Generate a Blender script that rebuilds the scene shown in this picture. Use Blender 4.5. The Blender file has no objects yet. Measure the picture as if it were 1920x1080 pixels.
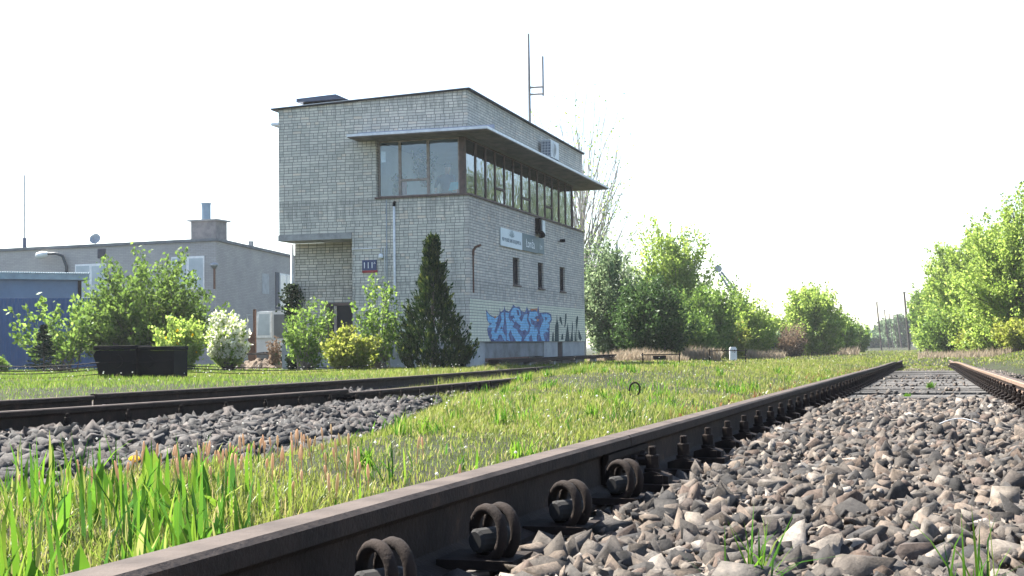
import bpy, bmesh, math, random
import numpy as np
from mathutils import Vector, Matrix
R_ = math.radians
S = bpy.context.scene
COL = S.collection
random.seed(7)

# ------------------------------------------------------------------ camera
F = 2550.0                                   # focal length in photo pixels (1920 wide)
YAW, PIT, ROL = R_(16.9644), R_(2.43588), 0.0137
CAM = np.array([0.0, 0.0, 0.385])
Wd = np.array([-math.sin(YAW) * math.cos(PIT), math.cos(YAW) * math.cos(PIT), math.sin(PIT)])
r0 = np.array([math.cos(YAW), math.sin(YAW), 0.0]); u0 = np.cross(r0, Wd)
Rt = r0 * math.cos(ROL) - u0 * math.sin(ROL); Up = u0 * math.cos(ROL) + r0 * math.sin(ROL)
cd = bpy.data.cameras.new('camera'); cam = bpy.data.objects.new('camera', cd); COL.objects.link(cam)
cd.sensor_width = 36.0; cd.lens = 36.0 * F / 1920.0; cd.clip_start = 0.05; cd.clip_end = 6000
M4 = Matrix.Identity(4)
for i in range(3):
    M4[i][0], M4[i][1], M4[i][2], M4[i][3] = Rt[i], Up[i], -Wd[i], CAM[i]
cam.matrix_world = M4
S.camera = cam

# ------------------------------------------------------------------ sky, sun, exposure
SUN_AZ, SUN_EL = R_(66), R_(50)              # azimuth counted from the track direction (+Y) to the left
sv = Vector((-math.sin(SUN_AZ) * math.cos(SUN_EL), math.cos(SUN_AZ) * math.cos(SUN_EL), math.sin(SUN_EL)))
wd = bpy.data.worlds.new('World'); S.world = wd; wd.use_nodes = True
nt = wd.node_tree; nt.nodes.clear()
sky = nt.nodes.new('ShaderNodeTexSky'); sky.sky_type = 'NISHITA'; sky.sun_disc = False
sky.sun_elevation = SUN_EL; sky.sun_rotation = -SUN_AZ
sky.air_density = 1.0; sky.dust_density = 1.2; sky.ozone_density = 1.0
bg = nt.nodes.new('ShaderNodeBackground'); bg.inputs[1].default_value = 0.075
wo = nt.nodes.new('ShaderNodeOutputWorld')
nt.links.new(sky.outputs[0], bg.inputs[0]); nt.links.new(bg.outputs[0], wo.inputs[0])
sl = bpy.data.lights.new('sun', 'SUN'); sl.energy = 5.0; sl.angle = R_(0.5); sl.color = (1.0, 0.95, 0.86)
so = bpy.data.objects.new('sun', sl); COL.objects.link(so)
so.rotation_mode = 'QUATERNION'; so.rotation_quaternion = (-sv).to_track_quat('-Z', 'Y'); so.location = (-30, 40, 60)
S.view_settings.view_transform = 'Standard'; S.view_settings.look = 'None'
S.view_settings.exposure = 2.25; S.view_settings.gamma = 1.0
S.cycles.max_bounces = 8; S.cycles.transparent_max_bounces = 8
S.cycles.sample_clamp_indirect = 8.0

def ray(x, y): return Rt * (x - 960) / F + Up * (540 - y) / F + Wd
def at(x, y, d): return CAM + ray(x, y) * d
def at_z(x, y, z):
    d = ray(x, y); return CAM + d * ((z - CAM[2]) / d[2])
def at_x(x, y, X):
    d = ray(x, y); return CAM + d * (X / d[0])

# ------------------------------------------------------------------ tags
def tag(o, label=None, cat=None, group=None, kind=None):
    if label: o['label'] = label
    if cat: o['category'] = cat
    if group: o['group'] = group
    if kind: o['kind'] = kind
    return o
def empty(name, loc, rz=0.0, label=None, cat=None, group=None):
    o = bpy.data.objects.new(name, None); COL.objects.link(o)
    o.location = loc; o.rotation_euler = (0, 0, rz); o.empty_display_size = 0.2
    return tag(o, label, cat, group)

# ------------------------------------------------------------------ mesh builders
def link_mesh(name, me, m, parent=None, smooth=False):
    if m is not None:
        for q in (m if isinstance(m, (list, tuple)) else [m]): me.materials.append(q)
    if smooth: me.polygons.foreach_set('use_smooth', [True] * len(me.polygons))
    o = bpy.data.objects.new(name, me); COL.objects.link(o)
    if parent is not None: o.parent = parent
    return o

class MB:
    def __init__(s): s.v = []; s.f = []
    def add(s, vs, fs):
        k = len(s.v); s.v += [tuple(map(float, p)) for p in vs]; s.f += [tuple(i + k for i in f) for f in fs]; return s
    def box(s, lo, hi, bev=0.0):
        x0, y0, z0 = lo; x1, y1, z1 = hi
        if bev <= 0:
            return s.add([(x0,y0,z0),(x1,y0,z0),(x1,y1,z0),(x0,y1,z0),(x0,y0,z1),(x1,y0,z1),(x1,y1,z1),(x0,y1,z1)],
                         [(3,2,1,0),(4,5,6,7),(0,1,5,4),(1,2,6,5),(2,3,7,6),(3,0,4,7)])
        bm = bmesh.new(); bmesh.ops.create_cube(bm, size=1)
        for v in bm.verts:
            v.co = Vector(((x0+x1)/2 + v.co.x*(x1-x0), (y0+y1)/2 + v.co.y*(y1-y0), (z0+z1)/2 + v.co.z*(z1-z0)))
        bmesh.ops.bevel(bm, geom=list(bm.edges), offset=bev, segments=2, affect='EDGES', profile=0.5)
        return s.bm(bm)
    def bm(s, bm, M=None):
        bm.verts.index_update()
        s.add([(M @ v.co) if M else v.co for v in bm.verts], [[v.index for v in f.verts] for f in bm.faces]); bm.free(); return s
    def tube(s, pts, rad, n=8, cap=True):
        P = [Vector(p) for p in pts]; rad = rad if hasattr(rad, '__len__') else [rad] * len(P)
        vs = []; fs = []; ref = Vector((0.31, 0.17, 0.93))
        for i, p in enumerate(P):
            t = (P[min(i+1, len(P)-1)] - P[max(i-1, 0)]).normalized()
            a = t.cross(ref)
            if a.length < 1e-3: a = t.cross(Vector((1, 0, 0)))
            a.normalize(); b = t.cross(a)
            for k in range(n):
                w = 2 * math.pi * k / n
                vs.append(p + (a * math.cos(w) + b * math.sin(w)) * rad[i])
        for i in range(len(P) - 1):
            for k in range(n):
                fs.append((i*n+k, i*n+(k+1) % n, (i+1)*n+(k+1) % n, (i+1)*n+k))
        if cap: fs.append(tuple(range(n))[::-1]); fs.append(tuple((len(P)-1)*n+k for k in range(n)))
        return s.add(vs, fs)
    def prism(s, outline, ax_u, ax_v, org, ext):
        """polygon outline (u,v) in the plane org + u*ax_u + v*ax_v, pushed along ext"""
        O = Vector(org); U_ = Vector(ax_u); V_ = Vector(ax_v); E_ = Vector(ext); n = len(outline)
        a = [O + U_*u + V_*v for u, v in outline]; b = [p + E_ for p in a]
        fs = [tuple(range(n))[::-1], tuple(range(n, 2*n))] + [(i, (i+1) % n, n+(i+1) % n, n+i) for i in range(n)]
        return s.add(a + b, fs)
    def sweep(s, prof, path, side):
        """profile (x,z) swept along path; side = unit vector of profile x"""
        n = len(prof); vs = []; fs = []
        for i, p in enumerate(path):
            sd = Vector(side[i] if hasattr(side[0], '__len__') else side)
            for x, z in prof: vs.append(Vector(p) + sd*x + Vector((0, 0, z)))
        for i in range(len(path)-1):
            for k in range(n): fs.append((i*n+k, i*n+(k+1) % n, (i+1)*n+(k+1) % n, (i+1)*n+k))
        fs.append(tuple(range(n))[::-1]); fs.append(tuple((len(path)-1)*n+k for k in range(n)))
        return s.add(vs, fs)
    def lathe(s, prof, org, axis=(0, 0, 1), n=16):
        A = Vector(axis).normalized(); a = A.cross(Vector((1, 0, 0)) if abs(A.x) < .9 else Vector((0, 1, 0))).normalized(); b = A.cross(a)
        O = Vector(org); vs = []; fs = []
        for r, h in prof:
            for k in range(n):
                w = 2*math.pi*k/n; vs.append(O + A*h + (a*math.cos(w) + b*math.sin(w))*r)
        for i in range(len(prof)-1):
            for k in range(n): fs.append((i*n+k, i*n+(k+1) % n, (i+1)*n+(k+1) % n, (i+1)*n+k))
        fs.append(tuple(range(n))[::-1]); fs.append(tuple((len(prof)-1)*n+k for k in range(n)))
        return s.add(vs, fs)
    def build(s, name, m, parent=None, smooth=False, fix=True):
        me = bpy.data.meshes.new(name); me.from_pydata(s.v, [], s.f)
        if fix:
            bm = bmesh.new(); bm.from_mesh(me); bmesh.ops.recalc_face_normals(bm, faces=bm.faces); bm.to_mesh(me); bm.free()
        me.update()
        return link_mesh(name, me, m, parent, smooth)

def mesh_np(name, V, groups, m, parent=None, mat_idx=None, smooth=False):
    """V (n,3); groups = list of (k,c) integer arrays of polygons with c corners"""
    me = bpy.data.meshes.new(name)
    groups = [g for g in groups if len(g)]
    nl = sum(g.size for g in groups); npoly = sum(len(g) for g in groups)
    me.vertices.add(len(V)); me.vertices.foreach_set('co', np.ascontiguousarray(V, dtype=np.float32).ravel())
    me.loops.add(nl); me.loops.foreach_set('vertex_index', np.concatenate([g.ravel() for g in groups]).astype(np.int32))
    me.polygons.add(npoly)
    tot = np.concatenate([np.full(len(g), g.shape[1]) for g in groups]).astype(np.int32)
    st = np.concatenate([[0], np.cumsum(tot)[:-1]]).astype(np.int32)
    me.polygons.foreach_set('loop_start', st); me.polygons.foreach_set('loop_total', tot)
    if mat_idx is not None: me.polygons.foreach_set('material_index', np.asarray(mat_idx, dtype=np.int32))
    if smooth: me.polygons.foreach_set('use_smooth', np.ones(npoly, dtype=bool))
    me.update(calc_edges=True); me.validate()
    return link_mesh(name, me, m, parent)

# ------------------------------------------------------------------ materials
class NT:
    def __init__(s, name):
        s.m = bpy.data.materials.new(name); s.m.use_nodes = True; s.t = s.m.node_tree; s.t.nodes.clear()
        s.out = s.n('ShaderNodeOutputMaterial')
    def n(s, typ, **kw):
        q = s.t.nodes.new(typ)
        for k, v in kw.items(): setattr(q, k, v)
        return q
    def l(s, a, b): s.t.links.new(a, b)
    def val(s, sock, v):
        if hasattr(v, 'is_output') or isinstance(v, bpy.types.NodeSocket): s.l(v, sock)
        else: sock.default_value = v
    def noise(s, scale, detail=4, rough=.6, vec=None, dist=0.0):
        q = s.n('ShaderNodeTexNoise'); q.inputs['Scale'].default_value = scale; q.inputs['Detail'].default_value = detail
        q.inputs['Roughness'].default_value = rough; q.inputs['Distortion'].default_value = dist
        if vec is not None: s.l(vec, q.inputs['Vector'])
        return q.outputs['Fac']
    def ramp(s, fac, stops, interp='LINEAR'):
        q = s.n('ShaderNodeValToRGB'); r = q.color_ramp; r.interpolation = interp
        while len(r.elements) < len(stops): r.elements.new(0.5)
        for e, (p, c) in zip(r.elements, stops): e.position = p; e.color = (*c, 1)
        s.l(fac, q.inputs[0]); return q.outputs[0]
    def mix(s, f, a, b, typ='MIX'):
        q = s.n('ShaderNodeMix', data_type='RGBA', blend_type=typ)
        s.val(q.inputs[0], f)
        for k, v in ((6, a), (7, b)):
            if isinstance(v, tuple): q.inputs[k].default_value = (*v[:3], 1)
            else: s.l(v, q.inputs[k])
        return q.outputs[2]
    def math(s, op, a, b=0.0, c=0.0):
        q = s.n('ShaderNodeMath', operation=op); s.val(q.inputs[0], a); s.val(q.inputs[1], b)
        if op in ('MULTIPLY_ADD', 'COMPARE'): s.val(q.inputs[2], c)
        return q.outputs[0]
    def bump(s, h, st=.3, dist=.01):
        q = s.n('ShaderNodeBump'); q.inputs['Strength'].default_value = st; q.inputs['Distance'].default_value = dist
        s.l(h, q.inputs['Height']); return q.outputs[0]
    def pbr(s, col, rough=.7, metal=0.0, normal=None, spec=.5):
        q = s.n('ShaderNodeBsdfPrincipled')
        if isinstance(col, tuple): q.inputs['Base Color'].default_value = (*col[:3], 1)
        else: s.l(col, q.inputs['Base Color'])
        s.val(q.inputs['Roughness'], rough); q.inputs['Metallic'].default_value = metal
        q.inputs['Specular IOR Level'].default_value = spec
        if normal is not None: s.l(normal, q.inputs['Normal'])
        s.l(q.outputs[0], s.out.inputs[0]); return q

def simple(name, c1, c2=None, scale=8, rough=.7, metal=0.0, bump=0.0, c3=None, spec=.5, bscale=None):
    t = NT(name); tc = t.n('ShaderNodeTexCoord').outputs['Object']
    c2 = c2 or tuple(x*.75 for x in c1)
    f = t.noise(scale, 5, .65, tc)
    stops = [(.32, c2), (.62, c1)] + ([(.75, c3)] if c3 else [])
    col = t.ramp(f, stops)
    nrm = t.bump(t.noise(bscale or scale*6, 4, .7, tc), bump, .01) if bump else None
    t.pbr(col, rough, metal, nrm, spec); return t.m

def leafmat(name, ramp, trans=.45, gloss=.12, patch=0.0):
    t = NT(name)
    g = t.n('ShaderNodeNewGeometry').outputs['Random Per Island']
    col = t.ramp(g, ramp)
    if patch:
        pos = t.n('ShaderNodeNewGeometry').outputs['Position']
        col = t.mix(t.math('MULTIPLY', t.noise(.9, 3, .6, pos), patch), col, (.20, .19, .05))
    d = t.n('ShaderNodeBsdfDiffuse'); t.l(col, d.inputs[0])
    tr = t.n('ShaderNodeBsdfTranslucent')
    hs = t.n('ShaderNodeHueSaturation'); hs.inputs['Saturation'].default_value = 1.05; hs.inputs['Value'].default_value = 1.4
    hs.inputs['Hue'].default_value = .488
    t.l(col, hs.inputs['Color']); t.l(hs.outputs[0], tr.inputs[0])
    mx = t.n('ShaderNodeMixShader'); mx.inputs[0].default_value = trans
    t.l(d.outputs[0], mx.inputs[1]); t.l(tr.outputs[0], mx.inputs[2])
    gl = t.n('ShaderNodeBsdfGlossy'); gl.inputs['Roughness'].default_value = .45; gl.inputs[0].default_value = (.8, .85, .8, 1)
    lw = t.n('ShaderNodeLayerWeight'); lw.inputs[0].default_value = .25
    m2 = t.n('ShaderNodeMixShader'); t.l(t.math('MULTIPLY', lw.outputs['Fresnel'], gloss), m2.inputs[0])
    t.l(mx.outputs[0], m2.inputs[1]); t.l(gl.outputs[0], m2.inputs[2]); t.l(m2.outputs[0], t.out.inputs[0])
    return t.m

def brickmat(name, kind='clean', c_hi=(.68, .64, .565), c_lo=(.51, .49, .435), mortar=(.14, .138, .13), graffiti=None):
    """sand-lime bricks: two courses of stretchers, two courses of headers; object x = along the track side, y = across"""
    t = NT(name); tc = t.n('ShaderNodeTexCoord'); ob = tc.outputs['Object']
    sx = t.n('ShaderNodeSeparateXYZ'); t.l(ob, sx.inputs[0])
    nx = t.n('ShaderNodeSeparateXYZ'); t.l(tc.outputs['Normal'], nx.inputs[0])
    side = t.math('GREATER_THAN', t.math('ABSOLUTE', nx.outputs[1]), .5)      # faces along x
    mixu = t.n('ShaderNodeMix', data_type='FLOAT'); t.l(side, mixu.inputs[0]); t.l(sx.outputs[1], mixu.inputs[2]); t.l(sx.outputs[0], mixu.inputs[3])
    wob = t.math('MULTIPLY', t.math('SUBTRACT', t.noise(1.7, 2, .5, ob), .5), .02)
    z = t.math('ADD', sx.outputs[2], wob)
    wn = t.n('ShaderNodeTexWhiteNoise', noise_dimensions='1D'); t.l(t.math('FLOOR', t.math('DIVIDE', z, .155)), wn.inputs['W'])
    uu = t.math('ADD', t.math('ADD', mixu.outputs[0], 20.0), t.math('ADD', t.math('MULTIPLY', wn.outputs['Value'], .06), t.math('MULTIPLY', t.noise(5, 2, .5, ob), .03)))
    cb = t.n('ShaderNodeCombineXYZ'); t.l(uu, cb.inputs[0]); t.l(z, cb.inputs[1])
    facs = []; cols = []
    for wdt in (.262, .131):
        b = t.n('ShaderNodeTexBrick'); b.offset = 0.0; b.squash = 1.0; b.offset_frequency = 1
        t.l(cb.outputs[0], b.inputs['Vector']); b.inputs['Scale'].default_value = 1.0
        b.inputs['Brick Width'].default_value = wdt; b.inputs['Row Height'].default_value = .0775
        b.inputs['Mortar Size'].default_value = .0085; b.inputs['Mortar Smooth'].default_value = .25
        b.inputs['Color1'].default_value = (0, 0, 0, 1); b.inputs['Color2'].default_value = (1, 1, 1, 1); b.inputs['Mortar'].default_value = (.5, .5, .5, 1)
        facs.append(b.outputs['Fac']); cols.append(b.outputs['Color'])
    row = t.math('FLOOR', t.math('DIVIDE', z, .0775))
    hd = t.math('GREATER_THAN', t.math('MODULO', t.math('ADD', row, 400.0), 4.0), 1.5)
    fm = t.n('ShaderNodeMix', data_type='FLOAT'); t.l(hd, fm.inputs[0]); t.l(facs[0], fm.inputs[2]); t.l(facs[1], fm.inputs[3])
    fac = fm.outputs[0]
    cm = t.mix(hd, cols[0], cols[1])
    tint = t.ramp(cm, [(0.0, c_lo), (.45, tuple((a+b)/2 for a, b in zip(c_lo, c_hi))), (.9, c_hi), (1.0, (c_hi[0]*1.02, c_hi[1]*.93, c_hi[2]*.86))])
    big = t.ramp(t.noise(.8, 4, .6, ob), [(.3, (.82, .84, .85)), (.65, (1.05, 1.05, 1.03))])
    col = t.mix(1.0, tint, big, 'MULTIPLY')
    fine = t.ramp(t.noise(26, 4, .7, ob), [(.3, (.86, .86, .86)), (.7, (1.06, 1.06, 1.06))])
    col = t.mix(1.0, col, fine, 'MULTIPLY')
    # soot and rust streaks that run down the face
    st = t.n('ShaderNodeMapping'); st.inputs['Scale'].default_value = (2.2, 2.2, .18); t.l(ob, st.inputs['Vector'])
    streak = t.ramp(t.noise(1.6, 4, .6, st.outputs[0]), [(.56, (0, 0, 0)), (.78, (1, 1, 1))])
    col = t.mix(t.math('MULTIPLY', streak, .5), col, (.16, .155, .15))
    # grime that has run down from the roof edge and from under the window sill
    rs = t.n('ShaderNodeMapping'); rs.inputs['Scale'].default_value = (3.5, 3.5, .35); t.l(ob, rs.inputs['Vector'])
    run = t.noise(1.9, 5, .65, rs.outputs[0])
    for z_hi, ln in ((7.42, .55), (4.62, .75), (2.36, .5)):
        dz = t.math('DIVIDE', t.math('SUBTRACT', z_hi, sx.outputs[2]), ln)
        band = t.math('MULTIPLY', t.math('GREATER_THAN', dz, 0.0), t.math('GREATER_THAN', t.math('SUBTRACT', run, .42), t.math('MULTIPLY', dz, .2)))
        col = t.mix(t.math('MULTIPLY', band, .28), col, (.15, .145, .135))
    if kind == 'track':     # cream paint on the lower courses of the track side
        edge = t.math('ADD', t.math('MULTIPLY', t.math('SUBTRACT', t.noise(1.1, 3, .6, ob), .5), .05), 1.84)
        low = t.math('MULTIPLY', t.math('LESS_THAN', sx.outputs[2], edge), side)
        pc = t.ramp(t.noise(3, 4, .6, ob), [(.3, (.56, .58, .46)), (.6, (.70, .69, .55)), (.75, (.60, .66, .54))])
        col = t.mix(t.math('MULTIPLY', low, .9), col, pc)
    if graffiti: col = t.ramp(t.noise(5, 4, .65, ob), graffiti)
    mort = t.mix(t.noise(9, 3, .6, ob), tuple(m*.75 for m in mortar), tuple(min(1, m*1.5) for m in mortar))
    col = t.mix(t.math('MULTIPLY', fac, .55 if graffiti else .9), col, mort)
    h = t.math('ADD', t.math('MULTIPLY', fac, -1.0), t.math('MULTIPLY', t.noise(40, 3, .7, ob), .25))
    t.pbr(col, .88, 0, t.bump(h, .7, .008), .3)
    return t.m

m_brick = brickmat('brick')
m_brick_track = brickmat('brick_track_side', 'track', c_hi=(.64, .59, .525), c_lo=(.47, .44, .405), mortar=(.14, .135, .13))
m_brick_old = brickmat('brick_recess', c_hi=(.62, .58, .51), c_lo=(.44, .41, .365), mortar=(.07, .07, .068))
m_brick_grey = brickmat('brick_painted_grey', c_hi=(.36, .36, .365), c_lo=(.31, .315, .32), mortar=(.25, .255, .26))
m_conc = simple('concrete', (.34, .34, .33), (.20, .20, .20), 3, .9, bump=.4, bscale=30)
m_plinth = simple('plinth_render', (.33, .34, .345), (.22, .23, .235), 2, .9, bump=.3, bscale=25)
m_flash = simple('zinc_flashing', (.62, .63, .65), (.45, .46, .48), 4, .4, .5)
m_soffit = simple('soffit_boards', (.20, .17, .15), (.10, .09, .085), 3, .85, bump=.3)
m_frame = simple('window_frame_brown', (.13, .085, .07), (.06, .045, .042), 6, .75, bump=.2)
m_framel = simple('window_frame_weathered', (.34, .30, .27), (.20, .16, .14), 6, .8)
m_dark = simple('dark_void', (.012, .012, .013), None, 4, .9)
m_plaster = simple('room_plaster', (.52, .53, .54), (.44, .45, .46), 2, .9)
m_floor = simple('room_floor', (.16, .12, .09), None, 4, .7)
m_roof = simple('roof_felt', (.05, .05, .055), (.03, .03, .032), 5, .9)
m_white = simple('white_paint', (.78, .78, .77), (.62, .62, .61), 5, .5)
m_pvc = simple('white_pipe', (.72, .73, .73), (.52, .53, .53), 6, .5)
m_pipegrey = simple('grey_pipe', (.36, .40, .42), (.26, .28, .30), 6, .55)
m_rust = simple('rust', (.17, .085, .055), (.075, .04, .03), 14, .85, bump=.5)
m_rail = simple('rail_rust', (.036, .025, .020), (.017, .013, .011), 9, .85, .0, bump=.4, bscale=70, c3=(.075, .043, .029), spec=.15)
m_railtop = simple('rail_running_surface', (.085, .067, .057), (.045, .035, .030), 7, .8, .0, bump=.2, bscale=60, spec=.12, c3=(.12, .085, .066))
m_rail_sunlit = simple('rail_rust_sunlit', (.17, .105, .066), (.10, .065, .044), 9, .8, .0, bump=.35, bscale=90, c3=(.23, .145, .09))  # same rail rust, lightened: sun on the inner face put into the colour
m_fast = simple('fastener_rust', (.023, .016, .013), (.012, .009, .008), 20, .9, .0, bump=.25, spec=.15)
m_timber = simple('sleeper_timber', (.085, .079, .072), (.026, .024, .022), 3, .95, bump=1.0, bscale=40)
m_slconc = simple('sleeper_concrete', (.12, .12, .118), (.07, .07, .07), 9, .95, bump=.5, bscale=60)
m_black = simple('black_bitumen_steel', (.004, .004, .0045), (.0025, .0025, .003), 8, .7, bump=.25, spec=.12)
m_blue = simple('blue_corrugated_steel', (.014, .07, .20), (.011, .056, .165), 1.5, .5)
m_shed = simple('shed_blue_grey', (.10, .165, .25), (.08, .13, .20), 1.2, .7)
m_shedroof = simple('shed_fascia', (.20, .29, .33), (.14, .20, .24), 3, .6)
m_steel = simple('galvanised_steel', (.33, .36, .38), (.22, .24, .26), 8, .5, .6)
m_grey = simple('sign_grey', (.09, .135, .16), (.08, .12, .145), 3, .5)
m_signw = simple('sign_white', (.62, .68, .71), (.56, .62, .66), 3, .5)
m_sign_ink = simple('sign_ink', (.10, .15, .20), None, 3, .6)
m_text = simple('sign_text_white', (.82, .84, .85), None, 3, .6)
m_navy = simple('enamel_navy', (.015, .035, .12), (.012, .028, .10), 4, .35)
m_red = simple('enamel_red', (.30, .03, .035), (.22, .03, .03), 6, .45)
m_tan = simple('stone_wall', (.22, .205, .20), (.13, .125, .13), 3, .9, bump=.8, bscale=8)
m_acw = simple('appliance_white', (.66, .68, .68), (.56, .58, .58), 3, .45)
m_bark = simple('bark', (.12, .10, .085), (.055, .048, .04), 14, .95, bump=.7)
m_barkpale = simple('bark_pale', (.22, .19, .16), (.12, .10, .085), 14, .95)
m_barkgrey = simple('bark_light_grey', (.36, .34, .32), (.24, .225, .21), 14, .95)
m_soil = simple('soil_dry', (.13, .095, .066), (.045, .032, .024), 3.5, .97, bump=1.0, bscale=14)
m_skin = simple('skin', (.45, .27, .20), (.40, .23, .17), 8, .55)
m_shirt = simple('dark_shirt', (.02, .025, .05), None, 8, .9)
m_teal = simple('teal_shade', (.10, .42, .48), None, 5, .6)
m_terra = simple('terracotta', (.42, .17, .09), None, 5, .8)

def glassmat(name, tint=(.75, .82, .85), f0=.5):
    t = NT(name)
    tr = t.n('ShaderNodeBsdfTransparent'); tr.inputs[0].default_value = (*tint, 1)
    gl = t.n('ShaderNodeBsdfGlossy'); gl.inputs['Roughness'].default_value = .015; gl.inputs[0].default_value = (.92, .96, 1, 1)
    tc = t.n('ShaderNodeTexCoord').outputs['Object']
    bp = t.bump(t.noise(1.6, 2, .5, tc), .12, .05); t.l(bp, gl.inputs['Normal'])
    fr = t.n('ShaderNodeFresnel'); fr.inputs[0].default_value = 1.5
    fac = t.math('MULTIPLY_ADD', fr.outputs[0], 1.8, f0)
    cl = t.n('ShaderNodeClamp'); t.l(fac, cl.inputs[0])
    mx = t.n('ShaderNodeMixShader'); t.l(cl.outputs[0], mx.inputs[0]); t.l(tr.outputs[0], mx.inputs[1]); t.l(gl.outputs[0], mx.inputs[2])
    t.l(mx.outputs[0], t.out.inputs[0]); return t.m
m_glass = glassmat('window_glass', (.88, .93, .95), .0)
m_glass_dark = simple('dark_pane', (.02, .025, .03), None, 3, .08)

# ------------------------------------------------------------------ terrain
T1 = -.0091                                   # fall of the near track
RT = CAM[2] - .2186                           # top of rail at y = 0
def sst(a, b, x): t = np.clip((x-a)/(b-a), 0, 1); return t*t*(3-2*t)
def vnoise(x, y, s, seed=0):
    x = np.asarray(x, float)/s + seed*17.3; y = np.asarray(y, float)/s + seed*9.1
    return (np.sin(x*1.7+np.sin(y*1.3)*1.9) + np.sin(y*2.1+np.sin(x*1.1+1.7)*1.6) + np.sin((x+y)*1.37+2.0))/3
TRK2 = None
_tp = np.polyfit([2, 5, 8, 10, 12.7, 15, 18, 21.5, 27, 34], [-6.25, -6.02, -5.80, -5.68, -5.80, -6.05, -6.35, -6.75, -7.45, -8.4], 4)
def track2_x(y): return np.polyval(_tp, np.clip(y, -2, 40))
def G(x, y):
    x = np.asarray(x, float); y = np.asarray(y, float)
    b = np.interp(y, [-30, 0, 40, 100, 300, 2500], [.15, -.01, -.33, -.52, -1.0, -4.0])
    z = b + .012*vnoise(x, y, .8) + .02*vnoise(x, y, 3.1, 2)
    hump = sst(-1.25, -2.2, x)*sst(-5.0, -3.6, x)*(.03 + .05*sst(6, 20, y))*sst(60, 45, y)
    hump = hump + sst(11.5, 16, y)*sst(27, 20, y)*sst(.8, 1.6, x-track2_x(y))*sst(-2.0, -3.6, x)*.15
    left = sst(-7.3, -9.0, x)*.09*sst(120, 60, y)
    right = sst(2.0, 5.0, x)*(.10 + .35*sst(12, 45, y))*sst(300, 120, y)
    z = z + hump + left + right
    bed = sst(-1.55, -1.2, x)*sst(1.9, 1.4, x)*sst(58, 46, y)        # near track corridor
    z = z*(1-bed) + (T1*y - .065)*bed
    d2 = np.abs(x - track2_x(y)); hw = np.where(x > track2_x(y), np.interp(y, [3, 6, 8, 11, 16], [3.5, 3.2, 2.6, 1.8, 1.35]), 1.5); bed2 = sst(hw+.25, hw-.15, d2)*sst(40, 30, y)
    z = z*(1-bed2) + (-.155 - .0075*(y-8))*bed2
    return z
def ground_at(px, d):
    p = at(px, 640, d); return Vector((p[0], p[1], float(G(p[0], p[1]))))

def axis(a, b, near, grow, lo):
    out = [near]; s = lo
    while out[-1] < b: out.append(out[-1]+s); s *= grow
    return out
xs = np.array(sorted(set(np.round(np.concatenate([np.arange(-14, 8, .22), -14-np.cumsum(np.geomspace(.3, 200, 40)), 8+np.cumsum(np.geomspace(.3, 200, 40))]), 3))))
ys = np.array(sorted(set(np.round(np.concatenate([np.arange(-3, 50, .25), 50+np.cumsum(np.geomspace(.3, 180, 60)), -3-np.cumsum(np.geomspace(.3, 60, 18))]), 3))))
XX, YY = np.meshgrid(xs, ys); ZZ = G(XX, YY)
nx_, ny_ = len(xs), len(ys); idx = np.arange(nx_*ny_).reshape(ny_, nx_)
quads = np.stack([idx[:-1, :-1], idx[:-1, 1:], idx[1:, 1:], idx[1:, :-1]], -1).reshape(-1, 4)
t = NT('ground_turf'); pos = t.n('ShaderNodeTexCoord').outputs['Object']
gcol = t.ramp(t.noise(1.3, 6, .7, pos), [(.3, (.018, .016, .010)), (.48, (.026, .028, .012)), (.62, (.030, .040, .014)), (.78, (.055, .046, .028))])
fin = t.ramp(t.noise(30, 4, .7, pos), [(.3, (.6, .6, .6)), (.7, (1.25, 1.25, 1.2))])
t.pbr(t.mix(1.0, gcol, fin, 'MULTIPLY'), .97, 0, t.bump(t.noise(22, 5, .75, pos), .9, .04), .2); m_ground = t.m
tag(mesh_np('ground', np.stack([XX, YY, ZZ], -1).reshape(-1, 3), [quads], m_ground, smooth=True), kind='structure')

t = NT('ballast_floor'); pos = t.n('ShaderNodeTexCoord').outputs['Object']
vor = t.n('ShaderNodeTexVoronoi'); vor.inputs['Scale'].default_value = 19; t.l(pos, vor.inputs['Vector'])
bc = t.ramp(t.math('MULTIPLY', vor.outputs['Distance'], 1.0), [(.1, (.17, .15, .14)), (.6, (.035, .032, .03))])
t.pbr(bc, .95, 0, t.bump(vor.outputs['Distance'], 1.0, .03), .2); m_bed = t.m
def bed_sheet(name, ysamp, xfun, zfun, offs):
    V = []; n = len(offs)
    for y in ysamp:
        for o, dz in offs: V.append((xfun(y)+o, y, zfun(y)+dz))
    V = np.array(V); k = np.arange(len(V)).reshape(-1, n)
    q = np.stack([k[:-1, :-1], k[:-1, 1:], k[1:, 1:], k[1:, :-1]], -1).reshape(-1, 4)
    return tag(mesh_np(name, V, [q], m_bed), kind='structure')
def bed1(y): return T1*y + np.interp(y, [10.8, 13.0], [-.028, -.085])
bed_sheet('near_track_ballast_bed', np.arange(-1.5, 50, .5), lambda y: -.0835, bed1, [(-1.3, -.06), (-1.0, -.005), (0, 0), (1.1, 0), (1.5, -.02), (1.9, -.14)])
RT2 = lambda y: .042 - .0075*(y-8)            # top of rail, far track
bed_sheet('far_track_ballast_bed', np.arange(1, 17, .5), track2_x, lambda y: RT2(y)-.18, [(-1.7, -.08), (-1.2, 0), (0, 0), (1.3, 0.01), (2.0, 0), (2.9, -.05), (3.6, -.14)])

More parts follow.
